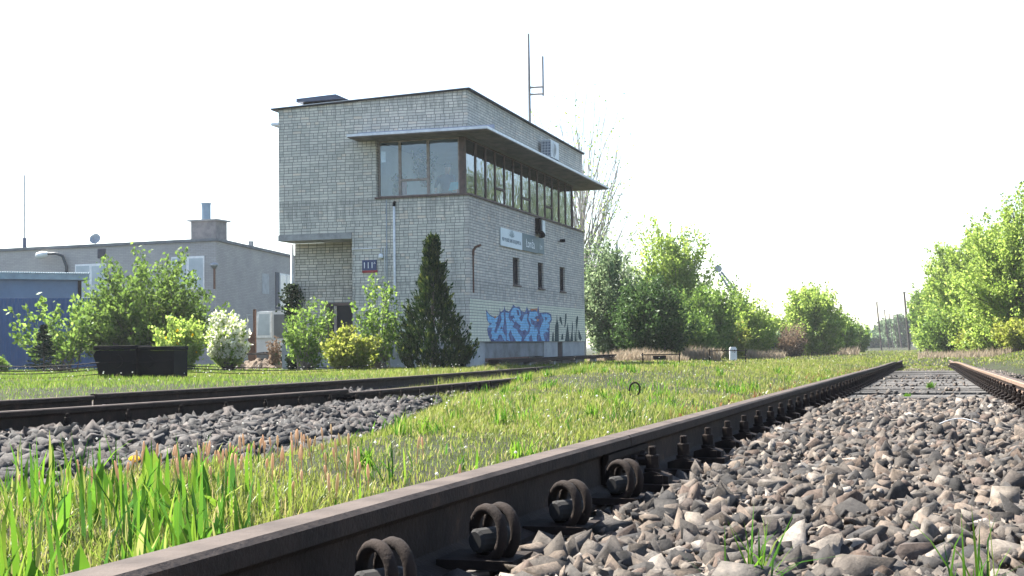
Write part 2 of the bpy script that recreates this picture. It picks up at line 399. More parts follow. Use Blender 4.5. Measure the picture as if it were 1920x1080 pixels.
# ------------------------------------------------------------------ rails
RP = [(-.0625, 0), (-.0625, .010), (-.020, .024), (-.008, .034), (-.007, .102), (-.014, .110), (-.035, .117), (-.035, .141), (-.028, .148), (.028, .148), (.035, .141), (.035, .117), (.014, .110), (.007, .102), (.008, .034), (.020, .024), (.0625, .010), (.0625, 0)]
def rail(path, label, group, width=1.0):
    path = [Vector(p) for p in path]; sides = []
    for i in range(len(path)):
        tt = (path[min(i+1, len(path)-1)] - path[max(i-1, 0)]); sides.append(Vector((tt.y, -tt.x, 0)).normalized())
    mb = MB(); n = len(RP)
    prof = [(x, z-.149) for x, z in RP]
    mb.sweep(prof, path, [tuple(s) for s in sides])
    o = mb.build('running_rail', [m_rail, m_railtop])
    for p in o.data.polygons:
        c = p.normal
        if c.z > .55 and max(o.data.vertices[v].co.z - min(pp.z for pp in path) for v in p.vertices) > -.02 - 1: 
            pass
    # running surface: faces whose profile index is the head top
    for i, p in enumerate(o.data.polygons):
        ks = sorted(v % n for v in p.vertices)
        if len(p.vertices) == 4 and (ks[0] in (8, 9) and ks[-1] in (9, 10) or ks[0] == 8 and ks[-1] == 9): p.material_index = 1
    return tag(o, label, 'rail', group)
def zt(y, k=0.0): return RT + T1*y + .012*math.sin(y*.23+k)*min(1, max(0, (y-16)/20)) - .02*float(sst(36, 39, y)) + .02*float(sst(41, 44, y))
XL, XR = -.836, .669
JY = float(at_x(1160, 808, XL)[1])
gn = 'rails of the ballasted track in the foreground'
rA = rail([(XL, y, zt(y)) for y in np.linspace(-1.2, JY-.004, 14)], 'rusty rail nearest the camera, held by four double coil springs', gn)
rB = rail([(XL, y, zt(y)) for y in np.arange(JY+.004, 47, .9)], 'long dark rail leading away in shade, beyond the bolted joint', gn)
rC = rail([(XR, y, zt(y, 1.0)) for y in np.concatenate([np.arange(-1.2, 47, .9)])], 'sunlit brown rail on the far side of the ballast', gn); rC.data.materials[0] = m_rail_sunlit

def fastener(x, y, z, s, parent, fine):
    """ribbed plate with clip and bolt; s = +1 when it stands on the +x side of the rail"""
    mb = MB()
    mb.box((x-.01*s if s > 0 else x-.10, y-.07, z-.004), (x+.10 if s > 0 else x+.01, y+.07, z+.016))
    mb.prism([(0, .016), (.095, .016), (.095, .036), (.05, .05), (.0, .036)], (s, 0, 0), (0, 0, 1), (x-.012*s, y-.035, z), (0, .07, 0))
    mb.box((x+.058*s-.012, y-.05, z+.016), (x+.058*s+.012, y+.05, z+.04))
    o = mb.build('rail_fastener', m_fast, parent)
    b = MB(); bx = x+.034*s
    b.lathe([(.024, .0), (.024, .010), (.019, .012), (.019, .022), (.0155, .024)], (bx, y, z+.045), n=14)
    b.lathe([(.021, 0), (.021, .024), (.018, .027)], (bx, y, z+.066), n=6)
    b.lathe([(.0115, 0), (.0115, .026), (.009, .029)], (bx, y, z+.088), n=10)
    b.build('bolt', m_fast, o)
    return o
def coil(x, y, z, parent, jit=0.0):
    """double spring ring standing on the sleeper beside the rail foot"""
    ax = Vector((.50, .86, .0)).normalized(); up = Vector((0, 0, 1)); sd = ax.cross(up).normalized()
    c = Vector((x, y, z+.041)); pts = []
    N = 64
    for i in range(N+1):
        w = 2*math.pi*2.0*i/N - math.pi*.55; f = i/N
        pts.append(c + sd*math.cos(w)*.044 + up*math.sin(w)*.044 + ax*(f-.5)*.062)
    o = MB().tube(pts, .0092, 10).build('spring_washer', m_fast, parent, smooth=True)
    MB().lathe([(.016, -.045), (.021, -.04), (.021, .02), (.018, .03), (.012, .034)], c-Vector((0, 0, .008)), ax, 14).build('insulator', simple('insulator_grey', (.018, .017, .017), (.010, .010, .010), 20, .95), o)
    MB().box((x-.085, y-.06, z-.012), (x+.05, y+.06, z+.004)).build('base_plate', m_fast, o)
    return o
coil_p = [at_x(px, py, XL+.118) for px, py in ((722, 1058), (927, 982), (1068, 932), (1170, 888))]
coil_y = [float(p[1]) for p in coil_p]; print('coils', coil_p)
for p in coil_p: coil(XL+.118, float(p[1]), float(p[2])-.058, rA if p[1] < JY else rB)
sp = .497; y0 = coil_y[-1]
slp_y = []
k = 1
while y0 + k*sp*.98 < 42:
    slp_y.append(y0 + k*sp); k += 1
slp_y = [y for y in slp_y if y < 41]
for y in slp_y:
    fastener(XL+.058, y+random.uniform(-.015, .015), zt(y)-.149, 1, rB, y < 12)
    fastener(XR-.058, y+random.uniform(-.015, .015), zt(y, 1.0)-.149, -1, rC, y < 12)
for y in [y0-sp*q for q in range(1, 3)]: fastener(XR-.058, y, zt(y, 1.)-.149, -1, rC, True)
def fishplate(parent, x, y, z, s, L=.5):
    pr = [(.009, .036), (.030, .030), (.040, .034), (.026, .045), (.020, .060), (.020, .082), (.030, .098), (.030, .112), (.015, .114)]
    o = MB().prism([(s*u, v-.149) for u, v in pr], (1, 0, 0), (0, 0, 1), (x, y-L/2, z), (0, L, L*T1)).build('fishplate', m_fast, parent)
    for q in (-.17, -.055, .055, .17):
        MB().lathe([(.019, 0), (.019, .018), (.012, .019), (.012, .042), (.010, .044)], (x+s*.021, y+q, z-.078), (s, 0, 0), 6).build('fishplate_bolt', m_fast, o)
fishplate(rB, XL, JY, zt(JY), 1, .52)
jr = float(at_x(1893, 727, XR-.035)[1])
fishplate(rC, XR, jr, zt(jr, 1.), -1, .55)

# ------------------------------------------------------------------ sleepers
gs = 'sleepers of the ballasted track in the foreground'
for i, y in enumerate(coil_y):
    bm = bmesh.new(); bmesh.ops.create_cube(bm, size=1)
    for v in bm.verts:
        v.co = Vector((v.co.x*2.5, v.co.y*(.26 if v.co.z < 0 else .19), v.co.z*.16))
    bmesh.ops.bevel(bm, geom=list(bm.edges), offset=.03, segments=3, affect='EDGES')
    o = MB().bm(bm, Matrix.Translation((-.0835, y, zt(y)-.149-.098))).build('concrete_sleeper', m_slconc, smooth=True)
    tag(o, 'grey concrete sleeper under a coil spring, mostly buried in the ballast', 'sleeper', 'buried concrete sleepers under the springs')
proto = None
tim = []
for i, y in enumerate(slp_y):
    if y > 30: break
    if proto is None:
        mb = MB(); mb.box((-1.25, -.12, -.15), (1.25, .12, 0), .012)
        proto = mb.build('timber_sleeper', m_timber); o = proto
    else:
        o = proto.copy(); COL.objects.link(o)
    o.location = (-.0835+random.uniform(-.02, .02), y, zt(y)-.149-.010+random.uniform(-.014, .008))
    o.rotation_euler = (random.uniform(-.02, .02), 0, random.uniform(-.012, .012))
    tag(o, 'weathered grey timber sleeper lying between the two rails, its ends hidden', 'sleeper', gs)

# ------------------------------------------------------------------ second track
def curve2(off, ya, yb, st=.7, dz=0.0):
    out = []
    for y in np.linspace(ya, yb, int((yb-ya)/st)+1):
        x = float(track2_x(y)); s = (float(track2_x(y+.2))-x)/.2; L = math.hypot(1, s)
        out.append((x+off/L, y-off*s/L, RT2(y)+dz))
    return out
gf = 'rails of the track nearer the signal box'
r2a = rail(curve2(.7525, -1, 11.3), 'thick dark near-side rail left of the grass strip, up to its joint', gf)
r2b = rail(curve2(.7525, 11.33, 33, .7, -.03), 'lower worn continuation of the near-side rail beyond its joint', gf)
r2c = rail(curve2(-.7525, -1, 9.6), 'dark far-side rail below the black boxes', gf)
r2d = rail(curve2(-.7525, 9.64, 33, .7, .012), 'dark far-side rail curving off below the conifer', gf)
x2 = float(track2_x(11.3))+.7525
fishplate(r2b, x2, 11.3, RT2(11.3), 1, .9)
for y in np.arange(2.1, 16.5, .62):
    x = float(track2_x(y))
    fastener(x+.7525+.058, y, RT2(y)-.149, 1, r2a if y < 11.3 else r2b, False)

# ------------------------------------------------------------------ ballast stones
rng = np.random.default_rng(11)
def rock_protos(n, seed):
    rr = np.random.default_rng(seed); out = []
    for i in range(n):
        ax = np.array([1.0, rr.uniform(.5, .9), rr.uniform(.32, .7)])
        nn = np.concatenate([np.eye(3), -np.eye(3)])+rr.normal(0, .30, (6, 3)); dd = np.concatenate([ax, ax])*rr.uniform(.75, 1.05, 6)
        ex = rr.normal(size=(rr.integers(2, 6), 3)); ex /= np.linalg.norm(ex, axis=1)[:, None]
        nn /= np.linalg.norm(nn, axis=1)[:, None]; de = np.linalg.norm(ex*ax, axis=1)*rr.uniform(.70, 1.1, len(ex))
        nn = np.concatenate([nn, ex]); dd = np.concatenate([dd, de]); pts = []
        for a_ in range(len(nn)):
            for b_ in range(a_):
                for c_ in range(b_):
                    m_ = nn[[a_, b_, c_]]
                    if abs(np.linalg.det(m_)) < .05: continue
                    q = np.linalg.solve(m_, dd[[a_, b_, c_]])
                    if (nn@q <= dd+1e-6).all() and np.linalg.norm(q) < 1.9: pts.append(q)
        bm = bmesh.new()
        for q in pts: bm.verts.new(q)
        bmesh.ops.remove_doubles(bm, verts=bm.verts, dist=.08)
        res = bmesh.ops.convex_hull(bm, input=bm.verts)
        for v in [v for v in bm.verts if not v.link_faces]: bm.verts.remove(v)
        bmesh.ops.dissolve_limit(bm, angle_limit=.12, verts=bm.verts, edges=bm.edges)
        bmesh.ops.triangulate(bm, faces=bm.faces)
        bm.verts.index_update()
        out.append((np.array([v.co for v in bm.verts]), np.array([[v.index for v in f.verts] for f in bm.faces]))); bm.free()
    return out
PROT = rock_protos(28, 3)
def rot_mats(n, rr, tilt=1.0):
    q = rr.normal(size=(n, 4)); q[:, 1:3] *= tilt
    q /= np.linalg.norm(q, axis=1)[:, None]; w, x, y, z = q.T
    return np.stack([np.stack([1-2*(y*y+z*z), 2*(x*y-w*z), 2*(x*z+w*y)], -1), np.stack([2*(x*y+w*z), 1-2*(x*x+z*z), 2*(y*z-w*x)], -1), np.stack([2*(x*z-w*y), 2*(y*z+w*x), 1-2*(x*x+y*y)], -1)], 1)
def stones(name, P, size, m, tilt, seed, label):
    rr = np.random.default_rng(seed); which = rr.integers(0, len(PROT), len(P))
    Vs, Fs, off = [], [], 0
    for k, (pv, pf) in enumerate(PROT):
        ii = np.where(which == k)[0]
        if not len(ii): continue
        Rm = rot_mats(len(ii), rr, tilt)
        v = np.einsum('nij,kj->nki', Rm, pv)*size[ii][:, None, None] + P[ii][:, None, :]
        f = pf[None] + (np.arange(len(ii))*len(pv))[:, None, None] + off
        Vs.append(v.reshape(-1, 3)); Fs.append(f.reshape(-1, 3)); off += v.shape[0]*v.shape[1]
    return tag(mesh_np(name, np.concatenate(Vs), [np.concatenate(Fs)], m), label, 'gravel', kind='stuff')
def stonemat(name, ramp):
    t = NT(name); g = t.n('ShaderNodeNewGeometry').outputs['Random Per Island']
    pos = t.n('ShaderNodeTexCoord').outputs['Object']
    col = t.ramp(g, ramp)
    mot = t.ramp(t.noise(48, 6, .75, pos), [(.3, (.5, .49, .48)), (.52, (1, 1, 1)), (.72, (1.55, 1.48, 1.4))])
    col = t.mix(1.0, col, mot, 'MULTIPLY')
    t.pbr(col, .9, 0, t.bump(t.noise(75, 6, .8, pos), .8, .006), .2); return t.m
m_stone = stonemat('ballast_stone', [(0, (.024, .0235, .024)), (.18, (.055, .051, .048)), (.36, (.105, .090, .077)), (.50, (.040, .038, .037)), (.64, (.150, .120, .096)), (.76, (.085, .063, .052)), (.86, (.066, .063, .061)), (.95, (.18, .155, .13)), (1, (.24, .215, .19))])
m_stone2 = stonemat('ballast_stone_grey', [(0, (.028, .028, .029)), (.3, (.048, .047, .047)), (.6, (.068, .064, .062)), (.85, (.06, .05, .047)), (1, (.11, .10, .092))])
# between and beside the near rails
def scatter(n, x0, x1, ya, yb, rr):
    # denser near the camera: choose y with pdf falling with distance
    return rr.uniform(x0, x1, n), rr.uniform(ya, yb, n)
PP = []; SZ = []
for (ya, yb, dens, sz) in ((.9, 3.2, 1500, (.013, .035)), (.9, 5, 1600, (.004, .011)), (3.2, 6.5, 1350, (.013, .034)), (6.5, 11.6, 900, (.015, .036)), (11.6, 24, 80, (.010, .022)), (24, 33, 330, (.02, .036)), (33, 40, 60, (.015, .03))):
    xa, xb = -1.25, 2.1
    n = int((xb-xa)*(yb-ya)*dens); x = rng.uniform(xa, xb, n); y = rng.uniform(ya, yb, n); s = rng.uniform(sz[0], sz[1], n)*rng.choice([1, 1, 1, 1.25], n)
    lift = np.interp(y, [10.3, 11.8], [0, -.055])
    z = T1*y - .022 + rng.uniform(0, .034, n) + (.012 if sz[1] < .02 else 0) + lift + (0 if ya < 11.6 or ya > 20 else rng.choice([0., .062], n, p=[.6, .4]))
    z -= .03*sst(1.35, 2.0, x) ; z -= .05*sst(-1.0, -1.3, x)
    inner = (x > XL+.06) & (x < XR-.06)
    if yb <= 12: z += np.where(inner, .012 + .02*vnoise(x, y, .35, 4) + .012*vnoise(x, y, 1.1, 5), 0)
    foot = (np.abs(x-XL) < .075+s*.6) | (np.abs(x-XR) < .075+s*.6)
    clear = np.zeros(n, bool)
    for cy in coil_y: clear |= (np.abs(y-cy) < .045) & (np.abs(x-(XL+.115)) < .045)
    near_f = (np.abs(x-(XL+.11)) < .07) | (np.abs(x-(XR-.11)) < .07)
    z = np.where(near_f, z-.02, z)
    keep = ~foot & ~clear
    # in the open stretch stones lie in the gaps between the sleepers
    if ya >= 11.6: keep &= (x > XL+.2) & (x < XR-.2) | (x > XR+.1)
    # grass has taken the far shoulder outside the left rail
    keep &= (x > XL) | (rng.random(n) < .55*sst(-1.25, -.95, x)+.12)
    PP.append(np.stack([x, y, z], -1)[keep]); SZ.append(s[keep])
stones('ballast_gravel', np.concatenate(PP), np.concatenate(SZ), m_stone, .8, 21, 'crushed pinkish grey ballast stones filling the foreground track')
# shoulder right of the right rail, further on
# ballast of the second track
n = 33000; y = rng.uniform(2.0, 15, n); off = rng.uniform(-1.5, 3.8, n)
x = track2_x(y)+off; s = rng.uniform(.02, .042, n)*rng.choice([1, 1, 1.3], n)
h = RT2(y)-.165 + rng.uniform(0, .03, n) + .03*sst(1.05, 1.4, off)*sst(2.3, 1.5, off) - .07*sst(2.3, 3.6, off) + .02*vnoise(x, y, .5, 3)
keep = (np.abs(np.abs(off)-.7525) > .075+s*.6)
keep &= (off > -1.0) | (rng.random(n) < .25)
keep &= (off < np.interp(y, [2.5, 4.2, 6.4, 8.1, 9.5, 11, 12.2, 16], [3.5, 3.6, 3.15, 2.5, 1.95, 1.4, .8, .6])+rng.normal(0, .22, n))
keep &= (off > .7) | (rng.random(n) < .4)
stones('far_track_gravel', np.stack([x, y, h], -1)[keep], s[keep], m_stone2, .8, 22, 'dark grey ballast stones heaped along the rails beyond the tall grass')

# ------------------------------------------------------------------ grass
def blades(P, h, w, lean, az, curl, fold=True):
    n = len(P); rows = [(0, 1.0), (.38, .95), (.72, .62), (1.0, 0)]
    d = np.stack([np.cos(az), np.sin(az), np.zeros(n)], -1); sd = np.stack([-np.sin(az), np.cos(az), np.zeros(n)], -1)
    Vs = []
    for t_, wf in rows:
        c = P + d*((lean*t_ + curl*t_**2.4)*h)[:, None]; c[:, 2] += h*(t_ - .35*np.abs(curl)*t_**2.6)
        if wf > 0: Vs += [c - sd*(w*wf/2)[:, None], c + sd*(w*wf/2)[:, None]]
        else: Vs.append(c)
    V = np.stack(Vs, 1).reshape(-1, 3); b = (np.arange(n)*7)[:, None]
    q = np.concatenate([b+np.array([[0, 1, 3, 2]]), b+np.array([[2, 3, 5, 4]])]); tr = b+np.array([[4, 5, 6]])
    return V, q, tr
def join(parts):
    V, Q, T, o = [], [], [], 0
    for v, q, t_ in parts: V.append(v); Q.append(q+o); T.append(t_+o); o += len(v)
    return np.concatenate(V), np.concatenate(Q), np.concatenate(T)
def in_view(x, y, marg=420):
    d = np.stack([x, y, np.full_like(x, -.3)-CAM[2]*0], -1) - np.array([0, 0, CAM[2]])
    dw = d@Wd; px = 960+F*(d@Rt)/np.maximum(dw, .2)
    return (dw > .5) & (px > -marg) & (px < 1920+marg)
m_grass = leafmat('grass_blades', [(0, (.05, .10, .02)), (.3, (.085, .15, .028)), (.62, (.12, .185, .04)), (.82, (.16, .20, .065)), (.9, (.23, .20, .10)), (1, (.32, .27, .17))], .5, .03, .6)
m_lush = leafmat('tall_grass_leaves', [(0, (.03, .085, .02)), (.35, (.05, .13, .02)), (.7, (.085, .18, .022)), (.92, (.13, .20, .035)), (1, (.20, .21, .08))], .5, .0)
m_lawn = leafmat('lawn_blades', [(0, (.05, .11, .018)), (.4, (.085, .165, .025)), (.75, (.12, .20, .035)), (.93, (.17, .20, .06)), (1, (.27, .23, .13))], .5, .0, .15)
def grass_zone(n, x0, x1, ya, yb, h, w, rr, fn=None, pw=1.0):
    u = rr.random(n); y = ya*(yb/ya)**u if pw else ya+(yb-ya)*u
    x = rr.uniform(x0, x1, n)
    ok = in_view(x, y)
    if fn is not None: ok &= fn(x, y, rr)
    x, y = x[ok], y[ok]; k = len(x)
    P = np.stack([x, y, G(x, y)-.01], -1)
    cl = .75+.5*(vnoise(x, y, .55, 7)+vnoise(x, y, 1.6, 8))*.6
    hh = rr.uniform(*h, k)*np.clip(cl, .65, 1.6); ww = rr.uniform(*w, k)*np.sqrt(np.clip(y/8, .6, 7))
    return blades(P, hh, ww, rr.normal(0, .3, k), rr.uniform(0, 6.28, k), rr.normal(0, .45, k))
rg = np.random.default_rng(5)
def strip_ok(x, y, rr):
    edge2 = track2_x(y)+np.interp(y, [2.5, 4.2, 6.4, 8.1, 9.5, 11, 12.2, 16, 19, 22], [3.4, 3.5, 3.05, 2.4, 1.85, 1.2, .86, .83, .83, -.6])
    e1 = -1.02 - .25*np.abs(vnoise(x, y, .8, 9))*sst(20, 3, y)
    d = .55+.45*vnoise(x, y, .9, 1)
    return (x < e1) & (x > edge2 + .25*vnoise(x, y, .4, 2)) & (rr.random(len(x)) < np.clip(.58+.5*vnoise(x, y, .9, 1)+.25*vnoise(x, y, .28, 14), .32, 1))
parts = [grass_zone(240000, -6.2, -1.0, 1.2, 9, (.03, .075), (.003, .006), rg, strip_ok),
         grass_zone(170000, -7.5, -.95, 6, 26, (.03, .085), (.0028, .0055), rg, strip_ok),
         grass_zone(90000, -15, -.9, 20, 62, (.04, .11), (.003, .007), rg, lambda x, y, rr: (x > np.where(y < 19, track2_x(y)+.95, np.where(y < 22, track2_x(y)-.6, -60))))]
def left_ok(x, y, rr):
    d2 = x - track2_x(y)
    inb = (y > 34) & (y < 47.5) & (x > -17.5) & (x < -11.6)
    return (d2 < -1.0-.3*vnoise(x, y, .7, 3)) & ~inb
lawn = [grass_zone(190000, -40, -7, 9, 36, (.04, .10), (.003, .0055), rg, left_ok), grass_zone(40000, -60, -8, 34, 62, (.05, .13), (.008, .015), rg, left_ok)]
parts += [grass_zone(45000, 1.5, 14, 7, 80, (.04, .11), (.004, .008), rg, lambda x, y, rr: rr.random(len(x)) < sst(1.5, 2.6, x)*(.5+.5*sst(9, 20, y))),
          grass_zone(30000, -25, 10, 44, 140, (.06, .15), (.012, .02), rg, lambda x, y, rr: ((x < -1.0) | (x > 1.2) | (y > 46)))]
parts += [grass_zone(44000, -8.8, -4.2, 11, 25, (.06, .17), (.003, .005), rg, lambda x, y, rr: (x > track2_x(y)+np.interp(y, [11, 12, 16, 18, 20], [1.3, .9, .84, .84, -.4])) & (x < track2_x(y)+2.4))]
parts += [grass_zone(70000, -11, -4.6, 15, 37, (.09, .21), (.003, .0055), rg, lambda x, y, rr: (np.abs(x-track2_x(y)) < 1.9) & (rr.random(len(x)) < sst(15.5, 21, y)))]
# grass creeping into the far end of the track
parts += [grass_zone(9000, -1.3, 1.3, 27, 47, (.03, .09), (.006, .010), rg, lambda x, y, rr: rr.random(len(x)) < sst(27, 42, y))]
Vw, Qw, Tw = join(lawn)
tag(mesh_np('lawn', Vw, [Qw, Tw], m_lawn), 'green lawn between the further track and the buildings', 'grass', kind='stuff')
Vg, Qg, Tg = join(parts)
tag(mesh_np('grass', Vg, [Qg, Tg], m_grass), 'short spring grass covering the strip between the two tracks and the verges', 'grass', kind='stuff')
# lush tall blades bottom left
def lush_ok(x, y, rr):
    p = (1-sst(2.2, 3.9, y))*np.where(vnoise(x, y, .35, 12) > -.35, 1, .2)
    d = np.stack([x, y, np.zeros_like(x)], -1) - np.array([0, 0, CAM[2]]); pxs = 960+F*(d@Rt)/np.maximum(d@Wd, .2)
    return rr.random(len(x)) < p*(1-.93*sst(330, 560, pxs))
def zone_blades(n, x0, x1, ya, yb, h, w, rr, okf, lean=.18, curl=.25):
    y = rr.uniform(ya, yb, n); x = rr.uniform(x0, x1, n); ok = in_view(x, y) & okf(x, y, rr)
    x, y = x[ok], y[ok]; k = len(x)
    P = np.stack([x, y, G(x, y)-.01], -1)
    return blades(P, rr.uniform(*h, k), rr.uniform(*w, k), rr.normal(0, lean, k), rr.uniform(0, 6.28, k), rr.normal(0, curl, k))
lp = [zone_blades(2600, -2.6, -1.0, 1.3, 3.9, (.08, .21), (.006, .013), rg, lush_ok),
      zone_blades(300, -2.2, -1.0, 1.4, 3.8, (.07, .15), (.022, .038), rg, lush_ok, .3, .5),
      zone_blades(420, -3.2, -1.05, 3.6, 10, (.05, .10), (.008, .014), rg, lambda x, y, rr: (vnoise(x, y, .5, 6) > .15), .35, .4)]
# separate tufts of coarser grass in the strip between the tracks
rt_ = np.random.default_rng(61)
for i in range(150):
    y = 3.2*(26/3.2)**rt_.random(); x = rt_.uniform(-5.2, -1.15)
    if x < float(track2_x(y)+np.interp(y, [3, 6, 8, 11, 14, 20], [3.5, 3.1, 2.5, 1.6, 1.0, .9])): continue
    k = int(rt_.integers(14, 40)); r = rt_.uniform(.02, .07)
    px_ = x+rt_.normal(0, r, k); py_ = y+rt_.normal(0, r, k)
    lp.append(blades(np.stack([px_, py_, G(px_, py_)-.01], -1), rt_.uniform(.07, .15, k)*rt_.uniform(.7, 1.1), rt_.uniform(.004, .009, k)*np.sqrt(max(1, y/8)), rt_.normal(0, .4, k), rt_.uniform(0, 6.28, k), rt_.normal(0, .5, k)))
Vl, Ql, Tl = join(lp)
tag(mesh_np('tall_grass', Vl, [Ql, Tl], m_lush), 'bright green broad grass blades and leaves standing behind the nearest rail', 'grass', kind='stuff')
# horsetail shoots
m_horse = leafmat('horsetail_shoot', [(0, (.56, .41, .25)), (.5, (.64, .47, .31)), (1, (.50, .40, .22))], .35, .02)
mb = MB(); hs_n = 0; rr = random.Random(4)
while hs_n < 110:
    px, py = rr.gauss(440, 150), rr.uniform(865, 960)
    if py < 1010-.28*px*.9 - 60: continue
    p = at_z(px, py, -.06)
    x, y = p[0]+rr.uniform(-.2, .2), p[1]+rr.uniform(-.5, .5)
    if not (2.2 < y < 7.5) or x > -1.15: continue
    h = rr.uniform(.05, .11); z = float(G(x, y)); lx, ly = rr.uniform(-.15, .15)*h, rr.uniform(-.15, .15)*h
    c = [(x+lx*q, y+ly*q, z+h*q) for q in (0, .55, .62, .72, .85, .96, 1)]
    mb.tube(c, [0.0018, .0018, .0038, .0046, .0042, .0026, .001], 6); hs_n += 1
tag(mb.build('horsetail_shoots', m_horse, smooth=True), 'pinkish brown fertile horsetail shoots rising from the grass beside the ballast', 'horsetail', kind='stuff')
# white seed heads and small flowers
def specks(name, n, gen, r, m, label, cat, stalk=None):
    rr = np.random.default_rng(len(name)); V, T_ = [], []
    oc = np.array([[1, 0, 0], [-1, 0, 0], [0, 1, 0], [0, -1, 0], [0, 0, 1], [0, 0, -1.]]); of = np.array([[0, 2, 4], [2, 1, 4], [1, 3, 4], [3, 0, 4], [2, 0, 5], [1, 2, 5], [3, 1, 5], [0, 3, 5]])
    P = gen(n, rr); k = len(P); s = rr.uniform(*r, k)
    V = (P[:, None, :]+oc[None]*s[:, None, None]*np.array([1, 1, .85])).reshape(-1, 3); T_ = (of[None]+(np.arange(k)*6)[:, None, None]).reshape(-1, 3)
    return tag(mesh_np(name, V, [T_], m), label, cat, kind='stuff')
m_fluff = leafmat('seed_fluff', [(0, (.55, .55, .50)), (1, (.75, .74, .70))], .4, 0)
m_yel = leafmat('yellow_petals', [(0, (.65, .42, .02)), (1, (.75, .50, .03))], .3, 0)
m_brownleaf = leafmat('reddish_weeds', [(0, (.15, .07, .035)), (.4, (.20, .12, .06)), (.7, (.12, .13, .04)), (1, (.09, .12, .04))], .35, .05)
def flower_gen(n, rr):
    y = 3.5*(30/3.5)**rr.random(n); x = rr.uniform(-9, -1.1, n); ok = in_view(x, y) & (x > track2_x(y)+np.interp(y, [3, 11, 16], [3, 2, 1.2])) & (vnoise(x, y, 1.2, 3) > -.1); x, y = x[ok], y[ok]
    return np.stack([x, y, G(x, y)+rr.uniform(.07, .2, len(x))], -1)
specks('white_weed_flowers', 700, flower_gen, (.003, .0065), m_fluff, 'tiny white flowers of weeds dotted through the grass strip', 'flowers')
def yard_gen(n, rr):
    x = rr.uniform(-30, -8.5, n); y = rr.uniform(12, 35, n); ok = in_view(x, y) & (x < track2_x(y)-1.2); x, y = x[ok], y[ok]
    return np.stack([x, y, G(x, y)+rr.uniform(.06, .16, len(x))], -1)
specks('yard_seed_heads', 500, yard_gen, (.008, .014), m_fluff, 'pale seed heads in the lawn before the buildings', 'flowers')
rr = np.random.default_rng(44); n = 5200
y = rr.uniform(7, 34, n); x = -1.05-np.abs(rr.normal(0, .22, n)); ok = in_view(x, y) & (vnoise(x, y, .7, 5) > -.15); x, y = x[ok], y[ok]; k = len(x)
P = np.stack([x, y, G(x, y)], -1); Vb = blades(P, rr.uniform(.03, .08, k), rr.uniform(.010, .022, k), rr.normal(0, .6, k), rr.uniform(0, 6.28, k), rr.normal(0, .6, k))
tag(mesh_np('reddish_weeds', Vb[0], [Vb[1], Vb[2]], m_brownleaf), 'low reddish weeds along the outer foot of the near rail', 'weeds', kind='stuff')
# dry straw belt below the trees
m_straw = leafmat('dry_straw', [(0, (.20, .165, .11)), (.5, (.29, .25, .18)), (1, (.21, .165, .12))], .35, .03)
def straw(n, boxes, seed):
    rr = np.random.default_rng(seed); out = []
    for (pa, pb, da, db, h) in boxes:
        k = n; px = rr.uniform(pa, pb, k); d = rr.uniform(da, db, k)
        Q = CAM + (Rt[None]*((px-960)/F)[:, None] + Wd[None] + Up[None]*((540-645)/F))*d[:, None]
        x, y = Q[:, 0], Q[:, 1]; P = np.stack([x, y, G(x, y)-.02], -1)
        hh = rr.uniform(.5, 1.0, k)*h*np.clip(.8+.5*vnoise(x, y, 1.3, 4), .3, 1.4)
        out.append(blades(P, hh, rr.uniform(.015, .035, k), rr.normal(0, .3, k), rr.uniform(0, 6.28, k), rr.normal(0, .4, k)))
    return join(out)
Vs, Qs, Ts = straw(2600, [(1100, 1290, 51, 54, .55), (1285, 1350, 55, 60, .7), (1400, 1470, 66, 74, .55), (1500, 1610, 84, 96, .8), (1720, 1950, 56, 66, .5)], 8)
tag(mesh_np('dry_straw_belt', Vs, [Qs, Ts], m_straw), 'tan dead grass standing along the foot of the trees', 'dry grass', kind='stuff')

# ------------------------------------------------------------------ plants
def leaves(P, size, rr, up=.3, elong=1.5, dirs=None):
    """diamond shaped leaf faces around points P"""
    n = len(P)
    a = rr.normal(size=(n, 3))
    if dirs is not None: a = a*.45 + dirs
    a /= np.linalg.norm(a, axis=1)[:, None]
    nrm = rr.normal(size=(n, 3)); nrm[:, 2] += up*2
    b = np.cross(nrm, a); b /= np.linalg.norm(b, axis=1)[:, None]+1e-9
    s = size*rr.uniform(.6, 1.35, n)
    V = np.stack([P-a*(s*elong*.5)[:, None], P+b*(s*.5)[:, None]-a*(s*.05)[:, None], P+a*(s*elong*.5)[:, None], P-b*(s*.5)[:, None]-a*(s*.05)[:, None]], 1).reshape(-1, 3)
    return V, (np.arange(n)*4)[:, None]+np.array([[0, 1, 2, 3]])
def tubes_np(paths, radii, sides=5):
    """many curved twigs at once: paths (n,k,3), radii (n,k)"""
    n, k, _ = paths.shape
    t_ = np.gradient(paths, axis=1); t_ /= np.linalg.norm(t_, axis=2)[..., None]+1e-9
    a = np.cross(t_, np.array([.31, .17, .93])); a /= np.linalg.norm(a, axis=2)[..., None]+1e-9; b = np.cross(t_, a)
    w = np.arange(sides)*2*np.pi/sides
    V = paths[:, :, None, :] + (a[:, :, None, :]*np.cos(w)[None, None, :, None] + b[:, :, None, :]*np.sin(w)[None, None, :, None])*radii[:, :, None, None]
    id_ = np.arange(n*k*sides).reshape(n, k, sides)
    q = np.stack([id_[:, :-1, :], np.roll(id_, -1, 2)[:, :-1, :], np.roll(id_, -1, 2)[:, 1:, :], id_[:, 1:, :]], -1).reshape(-1, 4)
    return V.reshape(-1, 3), q
